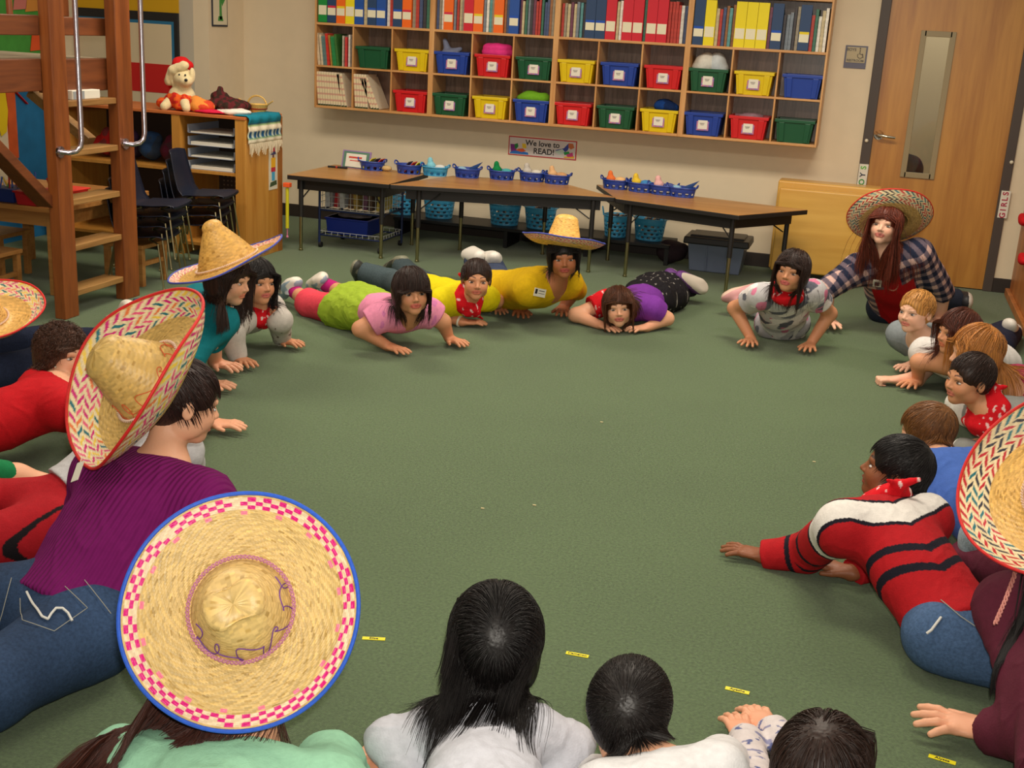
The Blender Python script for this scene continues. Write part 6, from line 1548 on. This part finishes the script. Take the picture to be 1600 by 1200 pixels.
# teal scarf woman
I6 = person('person in teal wrap with dark ponytail under a blue rimmed sombrero', 1.32, SKIN_L, A(357, 436, .47), (62, -8, 6), .222, (318, 490), A(190, 550, .13),
       arms=[arm(A(312, 597, .04), hdir(312, 598, 350, 603), e=A(290, 565, .16), L=.17), arm(A(336, 566, .045), hdir(336, 568, 370, 577), e=A(330, 530, .20), L=.17)],
       legs=[dict(k=A(70, 575, .10), a=A(-60, 590, .09), t=A(-100, 595, .05)), dict(k=A(70, 540, .10), a=A(-60, 550, .09), t=A(-100, 555, .05))],
       shirt=const((14, 112, 122)), sleeve='three', pants=(JEANS((28, 36, 58)), M_DENIM), fold=.007,
       hairspec=dict(col=srgb(50, 30, 22), style='long', length=.36, n=1600, r=.0014, vox=.0045, tail=A(348, 470, .40), crown=(0, .35, .25)), seed=14, puff=1.1)
MB().tube([tuple(A(336, 562, .06) + V(.03 * math.cos(a), .012 * math.sin(a), .028 * math.sin(a))) for a in np.linspace(0, 6.28, 24, endpoint=False)], .004, 6, closed=True).build('bracelet', CHROME, I6['root'], smooth=True)
sombrero('straw sombrero with blue rim worn by the ponytailed person in teal', A(356, 412, .56), nrm(V(-.26, -.12, 1) - .12 * _R), R=.258, rc=.135, hc=.20, edge='bluedark', style='redpink', curl=.022, saddle=.012, sad_phi=0, nr=60, nt=280, cone=.34, dent=.0, side=_R, base=(206, 160, 80), tone=.95)
# curly haired girl in red
person('person with curly brown hair and earring in a plain red sweater', 1.14, SKIN_L, A(98, 553, .34), (42, 0, 4), .215, (72, 625), A(-60, 690, .11),
       arms=[arm(A(180, 680, .03), hdir(180, 680, 205, 690), e=A(140, 665, .09)), arm(A(160, 610, .03), hdir(160, 610, 190, 615), e=A(130, 610, .1))],
       shirt=const((182, 16, 26)), sleeve='long', hairspec=dict(col=srgb(74, 46, 32), style='long', length=.15, n=2600, r=.0013, vox=.004, curl=1.1, grav=.3), seed=15, lips=srgb(200, 110, 104), iris=(.06, .05, .04), fold=.007)
tag(MB().ell(A(86, 574, .31), .007, 10).build('earring', CHROME, bpy.data.objects.get('person.015')), None, None)
# child in grey tee half hidden by the purple sweater, red track trousers
person('person in pale grey T-shirt and red track trousers behind the purple sweater', 1.15, SKIN_L, A(262, 628, .36), (100, -12, 0), .215, (238, 690), A(95, 800, .13),
       arms=[arm(A(338, 815, .04), hdir(338, 815, 360, 835), e=A(296, 742, .10)), arm(A(330, 660, .04), hdir(330, 660, 350, 662), e=A(300, 640, .1))],
       legs=[dict(k=A(-20, 850, .10), a=A(-90, 800, .2), t=A(-100, 780, .2)), dict(k=A(-15, 790, .09), a=A(-60, 760, .25), t=A(-80, 740, .3))],
       shirt=const((186, 186, 188)), sleeve='short', wide=1.12, pants=(lambda P, I: np.where((np.abs((P - I['pelvis']) @ I['r'] - .135) < .006)[:, None], rgb((26, 20, 24))[None], rgb((164, 22, 32))[None]),), bandana=dict(tip=A(312, 664, .22)),
       hem=-.05, hairspec=dict(col=H_DARK, style='short', length=.05, n=300, vox=.005), seed=16)
K = Field(); K.cone(A(-40, 735, .20), A(25, 748, .12), .040, .045, k=.02); K.cone(A(25, 748, .12), A(75, 765, .07), .045, .050, k=.03)
P_, Q_ = K.mesh(.004); lg = raw_mesh('person', P_, Q_, M_SKIN, None, np.tile(V(SKIN_L), (len(P_), 1))); tag(lg, 'bare lower leg with green sock reaching in at the left edge above the red trousers', 'person')
K = Field(); K.cone(A(-40, 735, .20), A(8, 742, .145), .046, .047, k=.02, cap=0); P_, Q_ = K.mesh(.004); raw_mesh('sock', P_, Q_, M_CLOTH, lg, np.tile(rgb((20, 120, 70)), (len(P_), 1)))
# purple sweater woman
M_RIB = mat('ribbed_knit', rough=.9, spec=.15, attr=True, noise=.05, nscale=60); _n = M_RIB.node_tree
_d = _n.nodes.new('ShaderNodeVectorMath'); _d.operation = 'DOT_PRODUCT'; _d.inputs[1].default_value = (.35, -.90, .25); _n.links.new(_n.nodes['Texture Coordinate'].outputs['Object'], _d.inputs[0])
_s = _n.nodes.new('ShaderNodeMath'); _s.operation = 'MULTIPLY'; _s.inputs[1].default_value = 520; _n.links.new(_d.outputs['Value'], _s.inputs[0])
_q = _n.nodes.new('ShaderNodeMath'); _q.operation = 'SINE'; _n.links.new(_s.outputs[0], _q.inputs[0])
_b5 = _n.nodes.new('ShaderNodeBump'); _b5.inputs['Strength'].default_value = .5; _b5.inputs['Distance'].default_value = .004; _n.links.new(_q.outputs[0], _b5.inputs['Height']); _n.links.new(_b5.outputs[0], _n.nodes['Principled BSDF'].inputs['Normal'])
_ax2 = nrm(-_F * .62 - _R * .63 + _U * .47)
I2 = person('person in ribbed purple sweater and blue jeans under the red rimmed sombrero', 1.38, SKIN_L, A(236, 599, .66) - _ax2 * .105, (104, -14, 4), .225, (228, 792, .185), A(118, 945, .16),
       arms=[arm(A(345, 900, .05), hdir(345, 900, 370, 880), e=A(318, 850, .17), L=.17), arm(A(185, 835, .05), hdir(185, 835, 220, 820), e=A(122, 845, .14), L=.17)],
       legs=[dict(k=A(-20, 1075, .12), a=A(-160, 1120, .1), t=A(-190, 1130, .05)), dict(k=A(-30, 955, .12), a=A(-160, 990, .1), t=A(-190, 990, .05))],
       shirt=const((112, 22, 92)), sleeve='long', pants=(JEANS((46, 66, 96)), M_DENIM), fold=.008, vox=.004, clothes_vox=.005, torso=(.18, .30), cloth_mat=M_RIB,
       hairspec=dict(col=srgb(46, 28, 24), style='short', length=.07, n=1600, r=.0012, vox=.0045, cut_ear=False), seed=17, wide=1.12, lips=srgb(206, 110, 104))
h2 = sombrero('large sombrero with red rim and multicoloured woven border, above the purple sweater', A(236, 599, .66), _ax2, R=.264, rc=.115, hc=.175, edge='red', style='multi', curl=.075, saddle=.035, sad_phi=math.radians(-40), nr=90, nt=420, cone=.56, dent=.0, side=_R, scrib=(-2.4, .9), base=(206, 172, 100), seed=3)
_d.inputs[1].default_value = tuple(I2['r']); _s.inputs[1].default_value = 430
_thr = mat('seam_thread', (130, 120, 96), .8); _wht = mat('white_stitch', (214, 214, 208), .7)
seam('pocket_design', I2['Lp'], [(44, 926), (54, 946), (66, 966), (75, 970), (80, 962), (88, 953), (98, 953), (106, 960), (112, 972)], .0030, _wht, I2['root'])
seam('pocket_seam', I2['Lp'], [(84, 900), (136, 952), (84, 988), (36, 972), (34, 936)], .0010, _thr, I2['root'])
seam('jeans_seam', I2['Lp'], [(20, 905), (6, 960), (-10, 1010)], .0010, _thr, I2['root']); seam('waistband_seam', I2['Lp'], [(70, 872), (130, 905), (172, 960)], .0010, _thr, I2['root'])
hat_tag(h2, math.radians(-128), .256, .05)
# mint sweater woman
_ax1 = nrm(-_F + _U * .30 + _R * .06)
I1 = person('person in pale mint sweater with long auburn hair under the nearest sombrero', 1.26, SKIN_L, A(378, 953, .50) - _ax1 * .085, (180, 24, 0), .225, (364, 1262, .26), A(300, 1380, .13),
       right=_R, arms=[arm(A(548, 1225, .04), nrm(_R * .15 + V(0, 1, 0)), e=A(515, 1200, .12), L=.17), arm(A(170, 1215, .04), V(-.3, 1, 0), e=A(190, 1190, .14), L=.17)],
       shirt=const((150, 204, 172)), sleeve='long', fold=.008, vox=.004, clothes_vox=.005, face=False, sh=.14, wide=1.15,
       hairspec=dict(col=srgb(64, 28, 18), style='long', length=.66, n=6500, r=.0010, vox=.0035, grav=.6, flow=(0, -1, 0), tail=A(225, 1110, .24), under=(A(378, 953, .50) - _ax1 * .02, _ax1)), seed=18)
sombrero('huge nearest straw sombrero with blue rim and magenta diamond border', A(378, 953, .50), nrm(-_F + _U * .30 + _R * .06), R=.226, rc=.098, hc=.115, edge='blue', style='pink', curl=.030, saddle=.008, nr=130, nt=640, cone=.60, dent=.65, side=_R + _U * .5, scrib=(-3.2, .3), base=(216, 184, 118), seed=5, lean=(.0, .0))
# girl in white fleece
person('person with long black hair in pale grey fleece facing away', 1.02, SKIN_M, A(774, 1000, .30), (182, 8, 0), .242, (757, 1195), A(740, 1330, .12),
       right=_R, arms=[arm(A(860, 1235, .04), V(.1, 1, 0), e=A(888, 1165, .10)), arm(A(650, 1235, .04), V(-.1, 1, 0), e=A(612, 1160, .10))],
       shirt=const((204, 206, 216)), sleeve='long', fold=.010, vox=.004, clothes_vox=.0045, face=False, puff=1.12, wide=1.0, sh=.098, bandana=True,
       hairspec=dict(col=srgb(16, 12, 12), style='long', length=.28, n=7500, r=.0009, vox=.003, crown=(0, -.42, .30), grav=.8, clump=.10, lift_k=1.5, flow=(0, -.8, 0)), seed=19)
# boy in white shirt
person('person with short black hair in bright white shirt facing away', 1.0, SKIN_L, A(982, 1108, .27), (172, 4, -6), .225, (1037, 1236), A(1080, 1420, .11),
       right=_R + V(0, -.25, 0), arms=[arm(A(1170, 1290, .04), V(0, 1, 0), e=A(1130, 1190, .09)), arm(A(940, 1290, .04), V(0, 1, 0), e=A(935, 1220, .10))],
       shirt=const((226, 226, 228)), sleeve='long', fold=.008, vox=.004, clothes_vox=.0045, face=False, puff=1.1, sh=.11,
       hairspec=dict(col=srgb(20, 14, 13), style='short', length=.055, n=5200, r=.0009, vox=.003, crown=(0, -.42, .34)), seed=20)
# child with floral cuffs, lower right
person('person with dark brown hair and pale floral sleeves, hands together, at the bottom edge', 1.02, SKIN_L, A(1286, 1205, .27), (172, 10, 4), .225, (1285, 1345), A(1330, 1500, .11),
       right=_R, arms=[arm(A(1205, 1140, .035), nrm(A(1180, 1108, .03) - A(1208, 1142, .03)), e=A(1275, 1205, .08), spread=7, curl=.5), arm(A(1166, 1155, .04), nrm(A(1143, 1112, .03) - A(1166, 1155, .03)), e=A(1180, 1250, .10), spread=8, curl=.4)],
       shirt=speckle((214, 206, 206), [(96, 104, 150), (140, 140, 170)], 110, .6), sleeve='long', fold=.007, vox=.0032, clothes_vox=.004, face=False,
       hairspec=dict(col=srgb(40, 24, 18), style='long', length=.24, flow=(0, -.8, 0), n=4200, r=.0010, vox=.0032, crown=(0, -.1, .42)), seed=21)
# maroon hoodie woman, right edge
_ax6 = nrm(-_F * .70 - _R * .50 + _U * .52)
def hood(P, I):
    o = np.tile(rgb((92, 34, 52)), (len(P), 1)); q = P - I['chest']; a = q @ I['u']; b = q @ I['r']; d = q @ I['n']
    m = (d < -.03) & (np.abs(b + .03) < .045) & (np.sin(a * 50 + np.sin(b * 90) * 1.3) > .25) & (a < .03) & (a > -.2); o[m] = rgb((206, 70, 70))
    m = (d < -.03) & (np.abs(b + .05) < .02) & (np.abs(a + .07) < .02); o[m] = rgb((190, 196, 214)); return o
I21 = person('person in maroon hoodie with long black hair at the right edge', 1.34, SKIN_L, A(1668, 775, .57) - _ax6 * .10, (-100, -6, 0), .222, (1700, 1010), A(1740, 1240, .15),
       arms=[arm(A(1500, 870, .04), V(-1, 0, 0), e=A(1600, 900, .12)), arm(A(1545, 1142, .05), hdir(1545, 1142, 1480, 1128), e=A(1620, 1150, .12), spread=20, L=.185)],
       right=None, shirt=hood, sleeve='long', fold=.007, vox=.0036, clothes_vox=.0045, puff=1.12, wide=1.12,
       hairspec=dict(col=srgb(18, 13, 14), style='long', length=.52, n=3200, r=.0011, vox=.004, side=.3, tail=A(1585, 960, .34), under=(A(1668, 775, .57) - _ax6 * .02, _ax6)), seed=22, lips=srgb(206, 110, 110))
_w = A(1530, 1138, .065)
MB().tube([tuple(A(1497, 1131, .030) + V(.003 * math.cos(a), .010 * math.cos(a), .010 * math.sin(a))) for a in np.linspace(0, 6.28, 20, endpoint=False)], .0018, 6, closed=True).build('gold_ring', mat('gold', (220, 180, 90), .25, metal=1), I21['root'], smooth=True)
cdp = [A(1592, 845, .44), A(1585, 900, .40), A(1570, 940, .37), A(1555, 975, .34)]
cd = MB()
for ph in (0, 2.1, 4.2):
    pts = []
    for k in range(60):
        t = k / 59 * 3; i = min(int(t), 2); q = cdp[i] * (1 - (t - i)) + cdp[i + 1] * (t - i); pts.append(q + .004 * (math.cos(k * .6 + ph) * _R + math.sin(k * .6 + ph) * V(0, 1, 0)))
    cd.tube(pts, .0024, 5)
cd.build('braided_cord', mat('braid', (196, 130, 120), .7), I21['root'], smooth=True)
sombrero('sombrero with red rim and red teal border cut by the right edge of the photo', A(1668, 775, .57), nrm(-_F * .70 - _R * .50 + _U * .52), R=.255, rc=.10, hc=.16, edge='red', style='redblack', curl=.06, saddle=.03, sad_phi=math.radians(60), nr=90, nt=420, cone=.6, dent=0, side=_R, base=(226, 180, 96), seed=8)
# hat whose rim shows at the left edge
sombrero('sombrero with red rim lying at the left edge beyond the curly haired person', A(-25, 500, .30), nrm(V(.1, -.3, 1)), R=.25, rc=.095, hc=.15, edge='red', style='multi', curl=.06, nr=50, nt=240, cone=.6, dent=0, side=_R, base=(214, 170, 96), seed=9)
